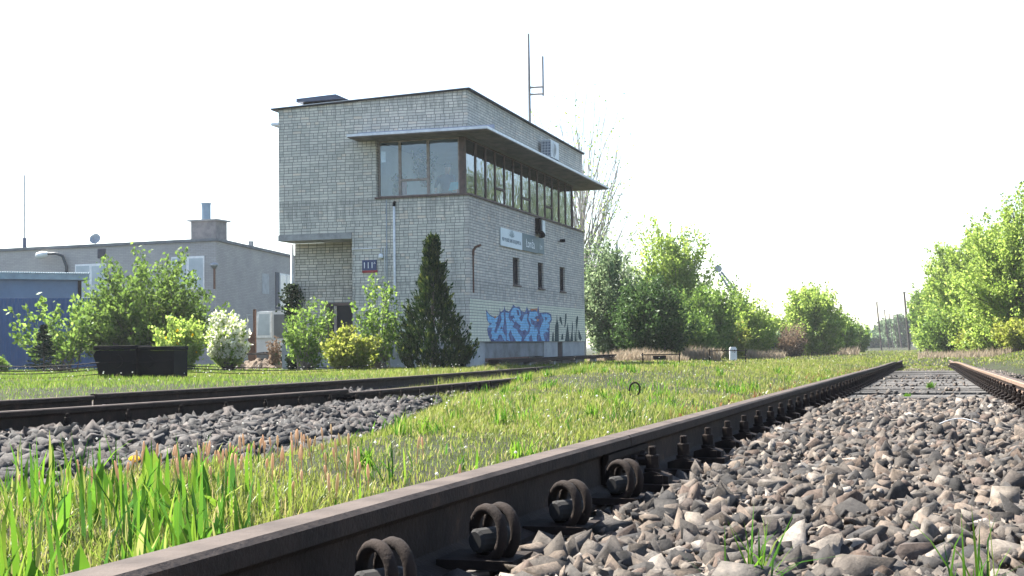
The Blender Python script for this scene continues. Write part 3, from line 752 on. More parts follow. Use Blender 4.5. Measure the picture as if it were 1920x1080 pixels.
def plant(name, loc, H, Wd_, m_leaf, seed, shoots=90, per=120, leaf=.07, trunk=None, base=.12, lumpy=.3, sig=.10, bark=None, upright=.25, dens_in=.45, stems=5, elong=1.5, extra=None, flat_bottom=True, droop=0.0, shape=1.0, tip=.0, Dp=None):
    """crown on curved limbs; H height, Wd_ width; crown starts at base*H; returns the thing"""
    rr = np.random.default_rng(seed); bark = bark or m_bark
    root = empty(name, loc)
    rx = Wd_/2; ry = (Dp or Wd_)/2; z0 = base*H; rz = (H-z0)/2; cz = z0+rz
    u = rr.normal(size=(shoots, 3)); u /= np.linalg.norm(u, axis=1)[:, None]
    rad = rr.uniform(dens_in, 1.0, shoots)**.7
    lump = 1 + lumpy*(np.sin(u[:, 0]*3.1+seed)+np.sin(u[:, 1]*3.7+seed*2)+np.sin(u[:, 2]*4.1+seed*3))/3 + rr.normal(0, .06, shoots)
    T_ = u*rad[:, None]*lump[:, None]
    # teardrop: narrower at the top when shape < 1
    nar = 1-(1-shape)*np.clip((T_[:, 2]+1)/2, 0, 1)
    T_ = np.stack([T_[:, 0]*rx*nar, T_[:, 1]*ry*nar, np.clip(T_[:, 2], -1, 1.15)*rz+cz], -1)
    T_[:, 2] = np.clip(T_[:, 2], .04*H, H*1.04)
    # attach points on the trunk / stems
    if trunk:
        hz = np.clip(T_[:, 2]*rr.uniform(.25, .7, shoots), .05*H, .85*H)
        A = np.stack([T_[:, 0]*.06, T_[:, 1]*.06, hz], -1)
    else:
        A = np.stack([rr.normal(0, rx*.12, shoots), rr.normal(0, ry*.12, shoots), np.zeros(shoots)], -1)
    k = 7; s_ = np.linspace(0, 1, k)
    mid = (A+T_)/2; mid[:, 2] += (upright*np.linalg.norm((T_-A)[:, :2], axis=1)*-1 + .1*H*upright)*.6
    paths = (1-s_)[None, :, None]**2*A[:, None]+2*((1-s_)*s_)[None, :, None]*mid[:, None]+(s_**2)[None, :, None]*T_[:, None]
    paths += rr.normal(0, .012*H*.5, paths.shape)*s_[None, :, None]
    r_ = (trunk*.32 if trunk else .006*H+.004)*rr.uniform(.5, 1.1, shoots)
    radii = r_[:, None]*(1-(.85-tip)*s_)[None]
    if trunk:
        kk = 8; zz = np.linspace(0, .82*H, kk); tp = np.stack([np.cumsum(rr.normal(0, .012*H, kk))*np.linspace(0, 1, kk), np.cumsum(rr.normal(0, .012*H, kk))*np.linspace(0, 1, kk), zz-.05], -1)[None]
        tv, tq = tubes_np(tp, np.interp(zz, [0, .08*H, .82*H], [trunk*1.25, trunk, trunk*.2])[None], 9)
        mesh_np('trunk', tv, [tq], bark, root, smooth=True)
    bv, bq = tubes_np(paths, radii, 4)
    br = mesh_np('branches', bv, [bq], bark, root)
    if per > 0:
        ss = rr.uniform(.35, 1.04, (shoots, per))**.8
        i0 = np.clip((ss*(k-1)).astype(int), 0, k-2); fr = ss*(k-1)-i0
        ii = np.arange(shoots)[:, None]
        Pc = paths[ii, i0]*(1-fr)[..., None] + paths[ii, i0+1]*fr[..., None]
        dr = T_-A; dr /= np.linalg.norm(dr, axis=1)[:, None]; D = np.repeat(dr[:, None], per, 1).reshape(-1, 3)
        Pc = Pc + rr.normal(0, sig, Pc.shape)*np.array([1, 1, .8])*(1.25-.6*ss)[..., None]
        Pc[..., 2] -= droop*rr.random(Pc.shape[:2])
        Pc = Pc.reshape(-1, 3); ok = Pc[:, 2] > .02
        lv, lq = leaves(Pc[ok], leaf, rr, elong=elong, dirs=D[ok]*.5)
        mi = None; mats = m_leaf
        if extra:
            m2, frac, cond = extra
            sel = (rr.random(ok.sum()) < frac) & cond(Pc[ok], H); mi = sel.astype(int); mats = [m_leaf, m2]
        mesh_np('foliage', lv, [lq], mats, root, mat_idx=mi)
    return root
def plant_px(name, px, top, wpx, d, label, cat, group=None, base_y=None, **kw):
    g = ground_at(px, d); zt_ = at(px, top, d)[2]; H = zt_-g.z
    o = plant(name, g, H, wpx*d/F, **kw)
    return tag(o, label, cat, group)

def lm(name, a, b, c, tr=.45, gl=.02): return leafmat(name, [(0, a), (.45, b), (.85, c), (1, tuple(x*1.25 for x in c))], tr, min(gl, .03))
L_shrub = lm('leaf_shrub', (.045, .085, .02), (.075, .135, .03), (.115, .18, .045), .5)
L_mid = lm('leaf_mid', (.065, .125, .028), (.11, .19, .042), (.16, .24, .062), .52)
L_light = lm('leaf_light', (.13, .21, .04), (.19, .28, .06), (.26, .34, .095), .55)
L_dark = lm('leaf_dark', (.024, .052, .018), (.04, .078, .026), (.065, .11, .038), .4)
L_yel = lm('leaf_yellowgreen', (.11, .15, .022), (.17, .21, .04), (.23, .25, .07), .5)
L_grey = lm('leaf_greygreen', (.08, .13, .06), (.12, .175, .085), (.18, .23, .13), .48)
L_ivy = lm('leaf_ivy', (.015, .03, .015), (.025, .045, .02), (.05, .07, .035), .15, .35)
L_con = lm('conifer_scale', (.010, .024, .010), (.017, .037, .013), (.032, .058, .018), .25, .03)
L_cont = lm('conifer_tip', (.045, .07, .018), (.065, .095, .024), (.09, .11, .03), .35, .03)
L_spr = lm('spruce_needle', (.014, .028, .018), (.022, .04, .024), (.035, .055, .03), .1, .05)
L_white = leafmat('white_blossom', [(0, (.55, .57, .42)), (.5, (.68, .68, .55)), (1, (.75, .75, .66))], .35, .02)
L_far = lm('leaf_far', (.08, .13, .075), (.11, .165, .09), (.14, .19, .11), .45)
L_brown = lm('scrub_brown', (.10, .07, .05), (.15, .11, .075), (.20, .15, .10), .3, .02)

gb = None
plant_px('shrub', 270, 478, 300, 41, 'largest leafy green shrub in front of the blue fence', 'shrub', m_leaf=L_shrub, seed=1, shoots=380, per=90, leaf=.08, lumpy=.22, sig=.11, base=.0, upright=.0)
plant_px('shrub', 118, 548, 190, 39.5, 'thin open shrub with few leaves against the blue fence', 'shrub', m_leaf=L_mid, seed=2, shoots=38, per=44, leaf=.10, lumpy=.5, sig=.09, base=.30, upright=.5)
plant_px('shrub', 335, 592, 110, 36, 'green shrub dotted with orange yellow blossoms behind the black boxes', 'shrub', m_leaf=L_light, seed=4, shoots=110, per=60, leaf=.065, sig=.09, base=.04, extra=(m_yel, .03, lambda P, H: (P[:, 2] > .15*H) & (P[:, 2] < .75*H)))
plant_px('shrub', 428, 566, 92, 37.5, 'shrub covered in white blossom', 'shrub', m_leaf=L_light, seed=5, shoots=80, per=70, leaf=.07, sig=.07, base=.10, upright=.6, extra=(L_white, .68, lambda P, H: P[:, 2] > .18*H))
plant_px('shrub', 572, 556, 98, 34, 'upright light green shrub on several bare stems left of the doorway', 'shrub', m_leaf=L_mid, seed=6, shoots=50, per=50, leaf=.062, sig=.08, base=.16, upright=.7, lumpy=.4, bark=m_barkpale)
plant_px('shrub', 655, 610, 112, 32.5, 'low rounded yellow green shrub in front of the doorway', 'shrub', m_leaf=L_yel, seed=7, shoots=100, per=75, leaf=.065, sig=.085, base=.02)
plant_px('young_tree', 712, 508, 125, 34.2, 'slender young tree with pale leaves below the house number', 'tree', m_leaf=L_mid, seed=8, shoots=46, per=46, leaf=.066, sig=.085, base=.08, upright=.9, lumpy=.4, shape=.75, bark=m_barkpale)
plant_px('shrub', -4, 662, 50, 36, 'small leafy shrub cut by the left edge of the photo', 'shrub', m_leaf=L_mid, seed=9, shoots=30, per=60, leaf=.06, sig=.06, base=.02)
plant_px('shrub', 545, 596, 40, 46, 'dead brown shrub standing on the soil heap', 'shrub', m_leaf=L_brown, seed=31, shoots=50, per=24, leaf=.05, sig=.06, base=.02) if False else None

def conifer(px, top, wpx, d, label, seed):
    rr = np.random.default_rng(seed); g = ground_at(px, d); H = at(px, top, d)[2]-g.z; Rm = wpx*d/F/2
    root = tag(empty('conifer', g), label, 'conifer')
    MB().tube([(0, 0, -.05), (0, 0, H*.5), (0, 0, H*.96)], [.06, .04, .01], 8).build('trunk', m_bark, root)
    n = 640; h = rr.random(n)**1.25*.97*H; prof = np.interp(h/H, [0, .06, .16, .35, .55, .8, 1], [.88, 1.0, .96, .64, .38, .15, .015])*Rm
    az = rr.uniform(0, 6.283, n); rad = prof*rr.uniform(.45, 1.0, n)**.6*(1+.16*np.sin(az*3+h*3.1))
    B = np.stack([np.cos(az)*rad, np.sin(az)*rad, h], -1)
    D = np.stack([np.cos(az)*.55, np.sin(az)*.55, np.full(n, 1.0)], -1)+rr.normal(0, .16, (n, 3)); D /= np.linalg.norm(D, axis=1)[:, None]
    L = rr.uniform(.16, .42, n)*np.interp(h/H, [0, .7, 1], [1.25, .9, .6]); per = 34
    s_ = rr.random((n, per)); wv = (.42*np.sin(np.pi*np.clip(s_*.9+.1, 0, 1)))*L[:, None]*.55
    P = B[:, None]+D[:, None]*(s_*L[:, None])[..., None]+rr.normal(0, 1, (n, per, 3))*wv[..., None]*.5
    Dd = np.repeat(D[:, None], per, 1).reshape(-1, 3)
    lv, lq = leaves(P.reshape(-1, 3), .035, rr, up=0, elong=3.0, dirs=Dd*1.5)
    mi = ((s_ > .72) & (rr.random((n, per)) < .34)).astype(int).ravel()
    mesh_np('foliage', lv, [lq], [L_con, L_cont], root, mat_idx=mi)
    return root
conifer(812, 444, 122, 33.2, 'tall dark conifer at the corner of the brick building', 12)
def spruce(px, top, wpx, d, label, seed, mat=None, name='spruce', group=None, scale=1.0):
    rr = np.random.default_rng(seed); g = ground_at(px, d); H = at(px, top, d)[2]-g.z; Rm = wpx*d/F/2
    root = tag(empty(name, g), label, 'spruce', group)
    MB().tube([(0, 0, -.05), (0, 0, H*.98)], [.02*H, .004*H], 7).build('trunk', m_bark, root)
    n = 120; h = (.06+.9*rr.random(n))*H; az = rr.uniform(0, 6.283, n); L = Rm*(1-h/H)*rr.uniform(.7, 1.1, n)+.05
    per = 60; s_ = rr.random((n, per))
    D = np.stack([np.cos(az), np.sin(az), np.full(n, .12)], -1)
    P = np.stack([np.zeros(n), np.zeros(n), h], -1)[:, None]+D[:, None]*(s_*L[:, None])[..., None]+rr.normal(0, .03*H*.5, (n, per, 3))*.6
    lv, lq = leaves(P.reshape(-1, 3), .02*H*scale, rr, up=0, elong=2.2, dirs=np.repeat(D[:, None], per, 1).reshape(-1, 3))
    mesh_np('foliage', lv, [lq], mat or L_spr, root); return root
spruce(82, 606, 72, 38, 'small dark spruce at the foot of the blue fence', 13)

# trees behind and right of the brick building
plant_px('bare_tree', 1094, 172, 300, 66, 'almost bare tree with thin twigs rising behind the brick building', 'tree', m_leaf=L_light, seed=14, shoots=230, per=10, leaf=.085, sig=.14, base=.2, trunk=.10, bark=m_barkgrey, tip=.22, lumpy=.35, upright=.12)
TH_ = [
 ('tree', 1145, 450, 150, 60, 'grey green twiggy tree touching the far end of the brick building', L_grey, 260, 55, .11, dict(trunk=.10, sig=.17, lumpy=.4)),
 ('bush', 1222, 510, 165, 56, 'dark dense bush right of the brick building', L_dark, 240, 100, .10, dict(sig=.16, lumpy=.25)),
 ('tree', 1268, 412, 170, 70, 'tall pale tree of upright shoots behind the dark bush', L_light, 300, 62, .12, dict(trunk=.11, sig=.15, upright=1.1, lumpy=.45, shape=.85, base=.06)),
 ('bush', 1190, 492, 80, 80, 'pale bush seen behind the twiggy tree', L_light, 90, 60, .13, dict(sig=.18)),
 ('bush', 1322, 520, 130, 64, 'mid green bush below the crane jib', L_mid, 240, 75, .11, dict(sig=.16, lumpy=.5, upright=.8)),
 ('bush', 1386, 545, 140, 72, 'yellowish green bush in front of the crane jib', L_light, 260, 75, .12, dict(sig=.17, lumpy=.5, upright=.9)),
 ('bush', 1300, 585, 110, 60, 'low green bush right of the dark bush', L_mid, 170, 70, .10, dict(sig=.15, lumpy=.4, upright=.7)),
 ('bush', 1366, 590, 90, 66, 'low yellow green bush above the marker stone', L_yel, 150, 65, .11, dict(sig=.15, lumpy=.4, upright=.7)),
 ('bush', 1448, 588, 110, 80, 'low light bush left of the rounded tree', L_light, 190, 70, .12, dict(sig=.18, lumpy=.45, upright=.7)),
 ('bush', 1420, 600, 80, 76, 'small grey green bush between two light bushes', L_grey, 110, 60, .11, dict(sig=.16)),
 ('tree', 1524, 526, 128, 84, 'rounded light green tree standing alone left of the poles', L_light, 330, 75, .13, dict(trunk=.10, sig=.17, lumpy=.16, upright=.6)),
 ('bush', 1482, 604, 76, 76, 'brown leafless scrub before the rounded tree', L_brown, 180, 20, .08, dict(sig=.14)),
 ('bush', 1575, 590, 66, 92, 'narrow bush close behind the rounded tree', L_mid, 120, 60, .14, dict(sig=.2)),
 ('bush', 1604, 598, 62, 112, 'small bush right of the rounded tree', L_mid, 130, 60, .15, dict(sig=.22))]
for i, (nm, px, top, w, d, lab, m_, sh, pe, lf, kw) in enumerate(TH_):
    kw = dict(dict(base=.0, dens_in=.35), **kw)
    plant_px(nm, px, top, w, d, lab, nm, m_leaf=m_, seed=115+i, shoots=sh, per=int(pe*1.4), leaf=lf*.82, **kw)
for i, (px, top, w, d, lab) in enumerate([(1632, 622, 55, 230, 'hazy far tree left of the nearest pole'), (1668, 600, 50, 260, 'hazy far tree among the poles'), (1696, 588, 42, 250, 'tall hazy far tree at the right end of the poles')]):
    plant_px('far_tree', px, top, w, d, lab, 'tree', m_leaf=L_far, seed=40+i, shoots=120, per=60, leaf=.40, sig=.5, base=.03, trunk=.3)
spruce(1641, 608, 16, 280, 'bluish far spruce left of the poles', 44, L_far, 'spruce', None, 1.4)
RT_ = [
 (1915, 334, 240, 60, 'tallest tree at the right edge of the photo, above the sunlit rail', L_light, dict(trunk=.13)),
 (1838, 405, 170, 74, 'second tall tree from the right edge', L_light, dict(trunk=.13)),
 (1780, 466, 135, 92, 'light green tree nearer the poles', L_light, dict(trunk=.13)),
 (1745, 520, 90, 122, 'furthest tree of the right-hand row, beside the last pole', L_mid, dict(trunk=.12)),
 (1880, 500, 190, 64, 'leafy bush below the tallest right-hand tree', L_light, {}),
 (1808, 555, 150, 80, 'bush below the second right-hand tree', L_mid, {}),
 (1758, 585, 90, 100, 'small bush at the foot of the light green tree', L_light, {}),
 (1935, 590, 150, 57, 'low yellow green bush at the right edge under the tallest tree', L_yel, {}),
 (1850, 600, 120, 66, 'low pale bush in the middle of the right-hand row', L_yel, {}),
 (2010, 400, 170, 58, 'tree cut off by the right edge of the photo', L_mid, dict(trunk=.13))]
for i, (px, top, w, d, lab, m_, kw) in enumerate(RT_):
    tr_ = 'trunk' in kw
    plant_px('tree' if tr_ else 'bush', px, top, w, d, lab, 'tree' if tr_ else 'bush', m_leaf=m_, seed=150+i, shoots=360 if tr_ else 240, per=112 if tr_ else 96, leaf=.095 if d < 70 else .115, sig=.17, base=.0, upright=.7, lumpy=.4, dens_in=.3, **kw)
for i, (x, y, h, w) in enumerate([(19, 118, 17, 12), (24, 138, 22, 13), (26, 160, 25, 14), (27, 186, 27, 15), (20, 100, 13, 9), (30, 215, 30, 16)]):
    tag(plant('tree', (x, y, float(G(x, y))), h, w, m_leaf=L_grey, seed=70+i, shoots=150, per=48, leaf=.45, sig=.5, base=.1, trunk=.2), 'tall tree outside the right edge, mirrored in the control room windows', 'tree', 'trees mirrored in the windows')

# ------------------------------------------------------------------ the signal box (brick building)
CB = np.array([-11.6015, 34.1581, -0.1854]); TH = R_(.57685)
Aax = np.array([-math.sin(TH), math.cos(TH), 0]); Bax = np.array([-math.cos(TH), -math.sin(TH), 0])
def fr(px, py, a0=0.0):                       # pixel -> (y, z) in the building's own frame, on the plane x = a0
    d = ray(px, py); p = CAM + d*(((CB+Aax*a0-CAM)@Aax)/(d@Aax)); return float((p-CB)@Bax), float(p[2]-CB[2])
def rt(px, py, b0=0.0):                       # pixel -> (x, z) on the plane y = b0
    d = ray(px, py); p = CAM + d*(((CB+Bax*b0-CAM)@Bax)/(d@Bax)); return float((p-CB)@Aax), float(p[2]-CB[2])
def loc(a, b, z): return Vector(CB + Aax*a + Bax*b + np.array([0, 0, z]))
RZ = math.pi/2 + TH
sb = empty('signal_box', CB, RZ, 'two-storey pale brick signal box with a band of control room windows', 'building')
LA, LB = 13.2, 5.53
def bx(name, lo, hi, m, parent=sb): return MB().box(lo, hi).build(name, m, parent)
# brick body: the track side skin is its own sheet of bricks, 12 cm thick
SK = .12
bx('wall', (0, SK, .69), (LA, 3.35, 3.55), m_brick)
bx('wall', (1.0, 3.35, .69), (LA, LB, 3.55), m_brick_old)
bx('wall', (0, SK, 3.55), (LA, 3.35, 4.60), m_brick)
bx('wall', (0, 3.35, 3.72), (LA, LB, 4.60), m_brick)
bx('wall', (0, 2.63, 4.60), (LA, LB, 6.20), m_brick)
# track side with three slit windows
slits = [(4.13, 4.83), (6.92, 7.60), (9.67, 10.38)]; zs0, zs1 = 2.37, 3.19
edges = [0.0] + [v for s in slits for v in s] + [LA]
ts = MB()
for i in range(0, len(edges), 2): ts.box((edges[i], 0, zs0), (edges[i+1], SK, zs1))
ts.box((0, 0, .69), (LA, SK, zs0)); ts.box((0, 0, zs1), (LA, SK, 4.60))
ts.build('track_side_wall', m_brick_track, sb)
up = MB(); up.prism([(0, 6.20), (LB, 6.20), (LB, 7.22), (0, 7.42)], (0, 1, 0), (0, 0, 1), (0, 0, 0), (LA, 0, 0)); up.build('upper_wall', m_brick, sb)
rf = MB(); rf.prism([(-.07, 7.424), (LB+.20, 7.216), (LB+.20, 7.248), (-.07, 7.458)], (0, 1, 0), (0, 0, 1), (-.06, 0, 0), (LA+.14, 0, 0)); roof = rf.build('roof', m_roof, sb)
rf = MB(); rf.prism([(-.09, 7.462), (LB+.22, 7.252), (LB+.22, 7.266), (-.09, 7.474)], (0, 1, 0), (0, 0, 1), (-.08, 0, 0), (LA+.18, 0, 0)); rf.build('roof_flashing', m_flash, roof)
MB().box((.02, LB+.003, 6.80), (LA-.5, LB+.24, 6.87)).build('side_eave', m_flash, sb)
# roof hatch
hz = 7.30
h_ = MB(); h_.prism([(3.95, 7.30), (5.02, 7.26), (5.06, 7.50), (3.90, 7.50)], (0, 1, 0), (0, 0, 1), (.6, 0, 0), (1.0, 0, 0))
hatch = h_.build('roof_hatch', m_black, sb)
MB().prism([(3.72, 7.515), (5.22, 7.50), (5.22, 7.60), (4.02, 7.655)], (0, 1, 0), (0, 0, 1), (.5, 0, 0), (1.2, 0, 0)).build('hatch_lid', simple('hatch_steel', (.03, .045, .08), None, 6, .5), hatch)
# slab over the recess
bx('recess_slab', (-.03, 3.353, 3.553), (1.0, LB+.02, 3.717), m_conc)
# plinth
pl = MB(); pl.box((.02, .03, -.3), (1.38, LB-.05, .687)); pl.box((1.38, .34, -.3), (9.36, LB-.05, .687)); pl.box((9.36, .10, -.3), (10.04, LB-.05, .687)); pl.box((10.04, .03, -.3), (LA-.02, LB-.05, .687))
pl.box((7.63, .03, .10), (9.36, .34, .687))
pl.build('plinth', m_plinth, sb)
bx('basement_panel', (1.38, .06, .24), (7.63, .10, .67), simple('panel_zinc_dirty', (.20, .215, .235), (.10, .10, .105), 1.6, .7, .2, bump=.2))
bx('basement_panel', (1.38, .04, .14), (5.9, .09, .235), m_rust)
bx('basement_hatch', (9.38, .05, .05), (10.02, .09, .67), simple('hatch_brown', (.05, .03, .028), None, 5, .8))
# recess door
d0 = fr(617, 573, 1.0); d1 = fr(661, 573, 1.0)
dr = MB(); y0_, y1_ = min(d0[0], d1[0]+.02), max(d0[0], d1[0]); y0_ = 3.36
dr.box((.93, y0_, .35), (.998, y1_+.06, d0[1]+.07)); dr.box((.90, y1_-.02, .35), (.929, y1_+.07, d0[1]+.06))
door = dr.build('door_frame', m_frame, sb)
bx('door', (.915, y0_+.03, .35), (.928, y1_-.03, d0[1]-.01), m_dark, door)
bx('door_leaf', (.885, y1_-.28, .35), (.912, y1_-.20, d0[1]-.02), m_framel, door)
# slit windows: dark frames set back in the openings
for a0, a1 in slits:
    o = MB(); o.box((a0, .06, zs0), (a0+.05, .10, zs1)); o.box((a1-.05, .06, zs0), (a1, .10, zs1)); o.box((a0+.05, .06, zs1-.05), (a1-.05, .10, zs1)); o.box((a0+.05, .06, zs0), (a1-.05, .10, zs0+.05)); o.box(((a0+a1)/2-.025, .06, zs0+.05), ((a0+a1)/2+.025, .10, zs1-.05))
    w = o.build('slit_window', simple('slit_frame', (.045, .034, .032), None, 8, .8), sb)
    bx('pane', (a0+.05, .105, zs0+.05), (a1-.05, .11, zs1-.05), m_glass_dark, w)
    bx('sill', (a0-.03, -.05, zs0-.035), (a1+.05, .06, zs0-.002), m_frame, w)

# control room glazing -------------------------------------------------
ZS, ZT_ = 4.66, 6.185; GF, GS = .17, .17       # set-back of the glass from the front and from the track side
bx('window_sill', (-.045, -.045, 4.602), (GF+.12, 2.66, 4.655), m_frame)
bx('window_sill', (GF+.12, -.045, 4.602), (12.40, GS+.12, 4.655), m_frame)
bx('lower_wall_cap', (12.40, -.035, 4.602), (LA+.03, 2.63, 4.635), m_frame)
bx('room_floor', (.32, .32, 3.80), (12.1, 2.60, 3.82), m_floor)
bx('room_wall', (.32, 2.60, 4.66), (12.08, 2.628, 6.18), m_plaster)
bx('room_wall', (6.2, .6, 4.0), (6.26, 2.6, 6.18), m_plaster)
bx('room_ceiling', (.25, .25, 6.186), (12.05, 2.6, 6.197), m_plaster)
def pane_front(b0, b1, lo, transom=None):
    o = MB(); f = .035
    o.box((GF-.03, b0, ZS), (GF+.03, b0+f, ZT_)); o.box((GF-.03, b1-f, ZS), (GF+.03, b1, ZT_)); o.box((GF-.03, b0+f, ZT_-f), (GF+.03, b1-f, ZT_)); o.box((GF-.03, b0+f, ZS), (GF+.03, b1-f, ZS+f))
    if transom: o.box((GF-.035, b0+f, transom-.03), (GF+.035, b1-f, transom+.03))
    w = o.build('window', lo, sb); bx('pane', (GF-.002, b0+f, ZS+f), (GF+.002, b1-f, ZT_-f), m_glass, w); return w
bf = [2.61, fr(750, 300, GF)[0], fr(803, 300, GF)[0], .29]
pane_front(bf[1]+.002, bf[0], m_framel); pane_front(bf[2]+.002, bf[1]-.002, m_framel, fr(780, 337, GF)[1]); pane_front(bf[3], bf[2]-.002, m_framel)
bx('corner_post', (GF-.05, GS-.05, ZS), (GF+.06, .286, ZT_), m_frame)
ns = 13; a_s = np.linspace(GF+.07, 12.16, ns+1)
trans = {3: fr, 7: fr, 10: fr}
for i in range(ns):
    a0, a1 = a_s[i]+.001, a_s[i+1]-.001; f = .03
    o = MB(); o.box((a0, GS-.03, ZS), (a0+f, GS+.03, ZT_)); o.box((a1-f, GS-.03, ZS), (a1, GS+.03, ZT_)); o.box((a0+f, GS-.03, ZT_-f), (a1-f, GS+.03, ZT_)); o.box((a0+f, GS-.03, ZS), (a1-f, GS+.03, ZS+f))
    if i in (3, 6, 9): o.box((a0+f, GS-.035, 5.09), (a1-f, GS+.035, 5.15))
    w = o.build('window', m_frame, sb); bx('pane', (a0+f, GS-.002, ZS+f), (a1-f, GS+.002, ZT_-f), m_glass, w)
bx('corner_post', (12.16, GS-.04, ZS), (12.23, GS+.05, ZT_), m_frame)
for b0, b1 in ((.23, 1.02), (1.03, 1.82), (1.83, 2.60)):
    o = MB(); o.box((12.17, b0, ZS), (12.22, b0+.04, ZT_)); o.box((12.17, b1-.04, ZS), (12.22, b1, ZT_)); o.box((12.17, b0+.04, ZT_-.04), (12.22, b1-.04, ZT_)); o.box((12.17, b0+.04, ZS), (12.22, b1-.04, ZS+.04))
    w = o.build('window', m_frame, sb); bx('pane', (12.193, b0+.04, ZS+.04), (12.197, b1-.04, ZT_-.04), m_glass, w)
bx('wall', (12.45, 2.2, 4.60), (LA, 2.63, 6.20), m_brick)
# things seen through the front panes
MB().box((GF+.02, 2.42, 5.62), (GF+.024, 2.56, 5.92)).build('paper_notice', m_white, sb)
# canopy over the windows
ov_f, ov_s, far_a = .70, .76, 14.05
zc0, zc1 = 6.205, 6.26
cn = MB()
cn.prism([(-ov_f, -ov_s), (far_a, -ov_s), (far_a, 2.9), (LA+.003, 2.9), (LA+.003, -.003), (-.003, -.003), (-.003, 3.16), (-ov_f, 3.16)], (1, 0, 0), (0, 1, 0), (0, 0, zc0), (0, 0, zc1-zc0))
can = cn.build('canopy', m_soffit, sb)
lip = MB()
lip.box((-ov_f-.02, -ov_s-.02, 6.232), (-ov_f-.002, 3.18, 6.298)); lip.box((-ov_f-.002, -ov_s-.02, 6.232), (far_a+.02, -ov_s-.002, 6.298)); lip.box((far_a+.002, -ov_s-.002, 6.232), (far_a+.02, 2.92, 6.298)); lip.box((-ov_f-.002, 3.162, 6.232), (-.004, 3.18, 6.298))
lip.build('canopy_edge', m_flash, can)
tp = MB(); tp.prism([(-ov_f, 6.264), (-.004, 6.264), (-.004, 6.44), (-.03, 6.44), (-.06, 6.34), (-ov_f, 6.29)], (1, 0, 0), (0, 0, 1), (0, -ov_s, 0), (0, 3.9, 0)); tp.prism([(-ov_s, 6.268), (-.004, 6.268), (-.004, 6.44), (-.03, 6.44), (-.06, 6.34), (-ov_s, 6.29)], (0, 1, 0), (0, 0, 1), (.0, 0, 0), (far_a, 0, 0))
tp.build('canopy_flashing', simple('canopy_top_sheet', (.34, .36, .42), (.22, .23, .27), 3, .55, .3), can)
# pipes on the front
def pipe(name, pts, r, m, parent=sb): return MB().tube(pts, r, 8).build(name, m, parent, smooth=True)
pb = fr(740, 378)[0]; p2 = fr(725, 378)[0]
pipe('conduit', [(-.05, pb, .3), (-.05, pb, 4.38)], .034, m_pvc); pipe('conduit_hood', [(-.05, pb, 4.38), (-.05, pb, 4.45), (.0, pb, 4.5)], .042, m_black)
pipe('cable_pipe', [(-.025, p2, .3), (-.025, p2, 4.58)], .014, m_pipegrey)
hz_ = fr(700, 466)[1]; pipe('conduit', [(-.03, fr(661, 467)[0], hz_), (-.03, fr(722, 466)[0], hz_), (-.03, fr(722, 466)[0], .4)], .016, m_pvc)
lb = fr(716, 480)
lmp = pipe('wall_light_stem', [(-.04, lb[0], hz_-.02), (-.04, lb[0], lb[1]+.06)], .012, m_pvc)
MB().lathe([(.03, .12), (.055, .10), (.075, .02), (.07, 0), (.02, -.01)], (-.075, lb[0], lb[1]-.06), n=14).build('wall_light', m_acw, lmp, smooth=True)
pipe('downpipe', [(.94, LB+.06, .2), (.94, LB+.06, 3.54)], .045, m_pvc)
bkz = rt(886, 468)
bk = MB(); bk.tube([(.30, -.02, 3.0), (.30, -.03, 3.14), (.26, -.10, 3.22), (.22, -.26, 3.27)], .035, 8); bk.tube([(.30, -.02, 2.0), (.30, -.02, 3.0)], .022, 6)
bk.build('cable_bracket', m_rust, sb)
# graffiti: painted shapes, 3 mm proud of the bricks
GB = [(.10, .30, .52), (.14, .38, .62), (.18, .44, .68)]
m_gblue = brickmat('spray_light_blue', graffiti=[(.3, (.14, .36, .60)), (.5, (.21, .47, .72)), (.72, (.36, .60, .80))])
m_gpur = brickmat('spray_purple', graffiti=[(.3, (.06, .06, .13)), (.48, (.10, .11, .24)), (.64, (.15, .24, .42)), (.76, (.20, .16, .26))])
m_gdark = brickmat('spray_dark_green', graffiti=[(.3, (.025, .045, .045)), (.6, (.045, .07, .065)), (.75, (.07, .11, .10))])
m_gorange = brickmat('spray_orange', graffiti=[(.3, (.45, .18, .08)), (.7, (.55, .26, .12))])
def gpoly(mb, pts, lift):                    # points in the enlarged view of the wall, mapped onto the wall plane
    q = [rt(900+x/8.31, 560+y/8.31) for x, y in pts]; mb.add([(a, -lift, max(z, .70)) for a, z in q], [tuple(range(len(q)))])
gp_, gl_, gd_, go_ = MB(), MB(), MB(), MB()
for P in ([(90,160),(140,240),(240,300),(300,250),(305,130),(320,210),(372,170),(372,100),(395,180),(450,200),(500,130),(510,90),(560,130),(612,120),(640,190),(700,210),(730,120),(760,190),(790,160),(890,180),(908,110),(925,220),(1050,215),(1105,240),(1120,330),(1085,400),(1085,520),(1080,668),(170,668),(120,560),(110,470),(150,400),(105,330)],): gpoly(gp_, P, .003)
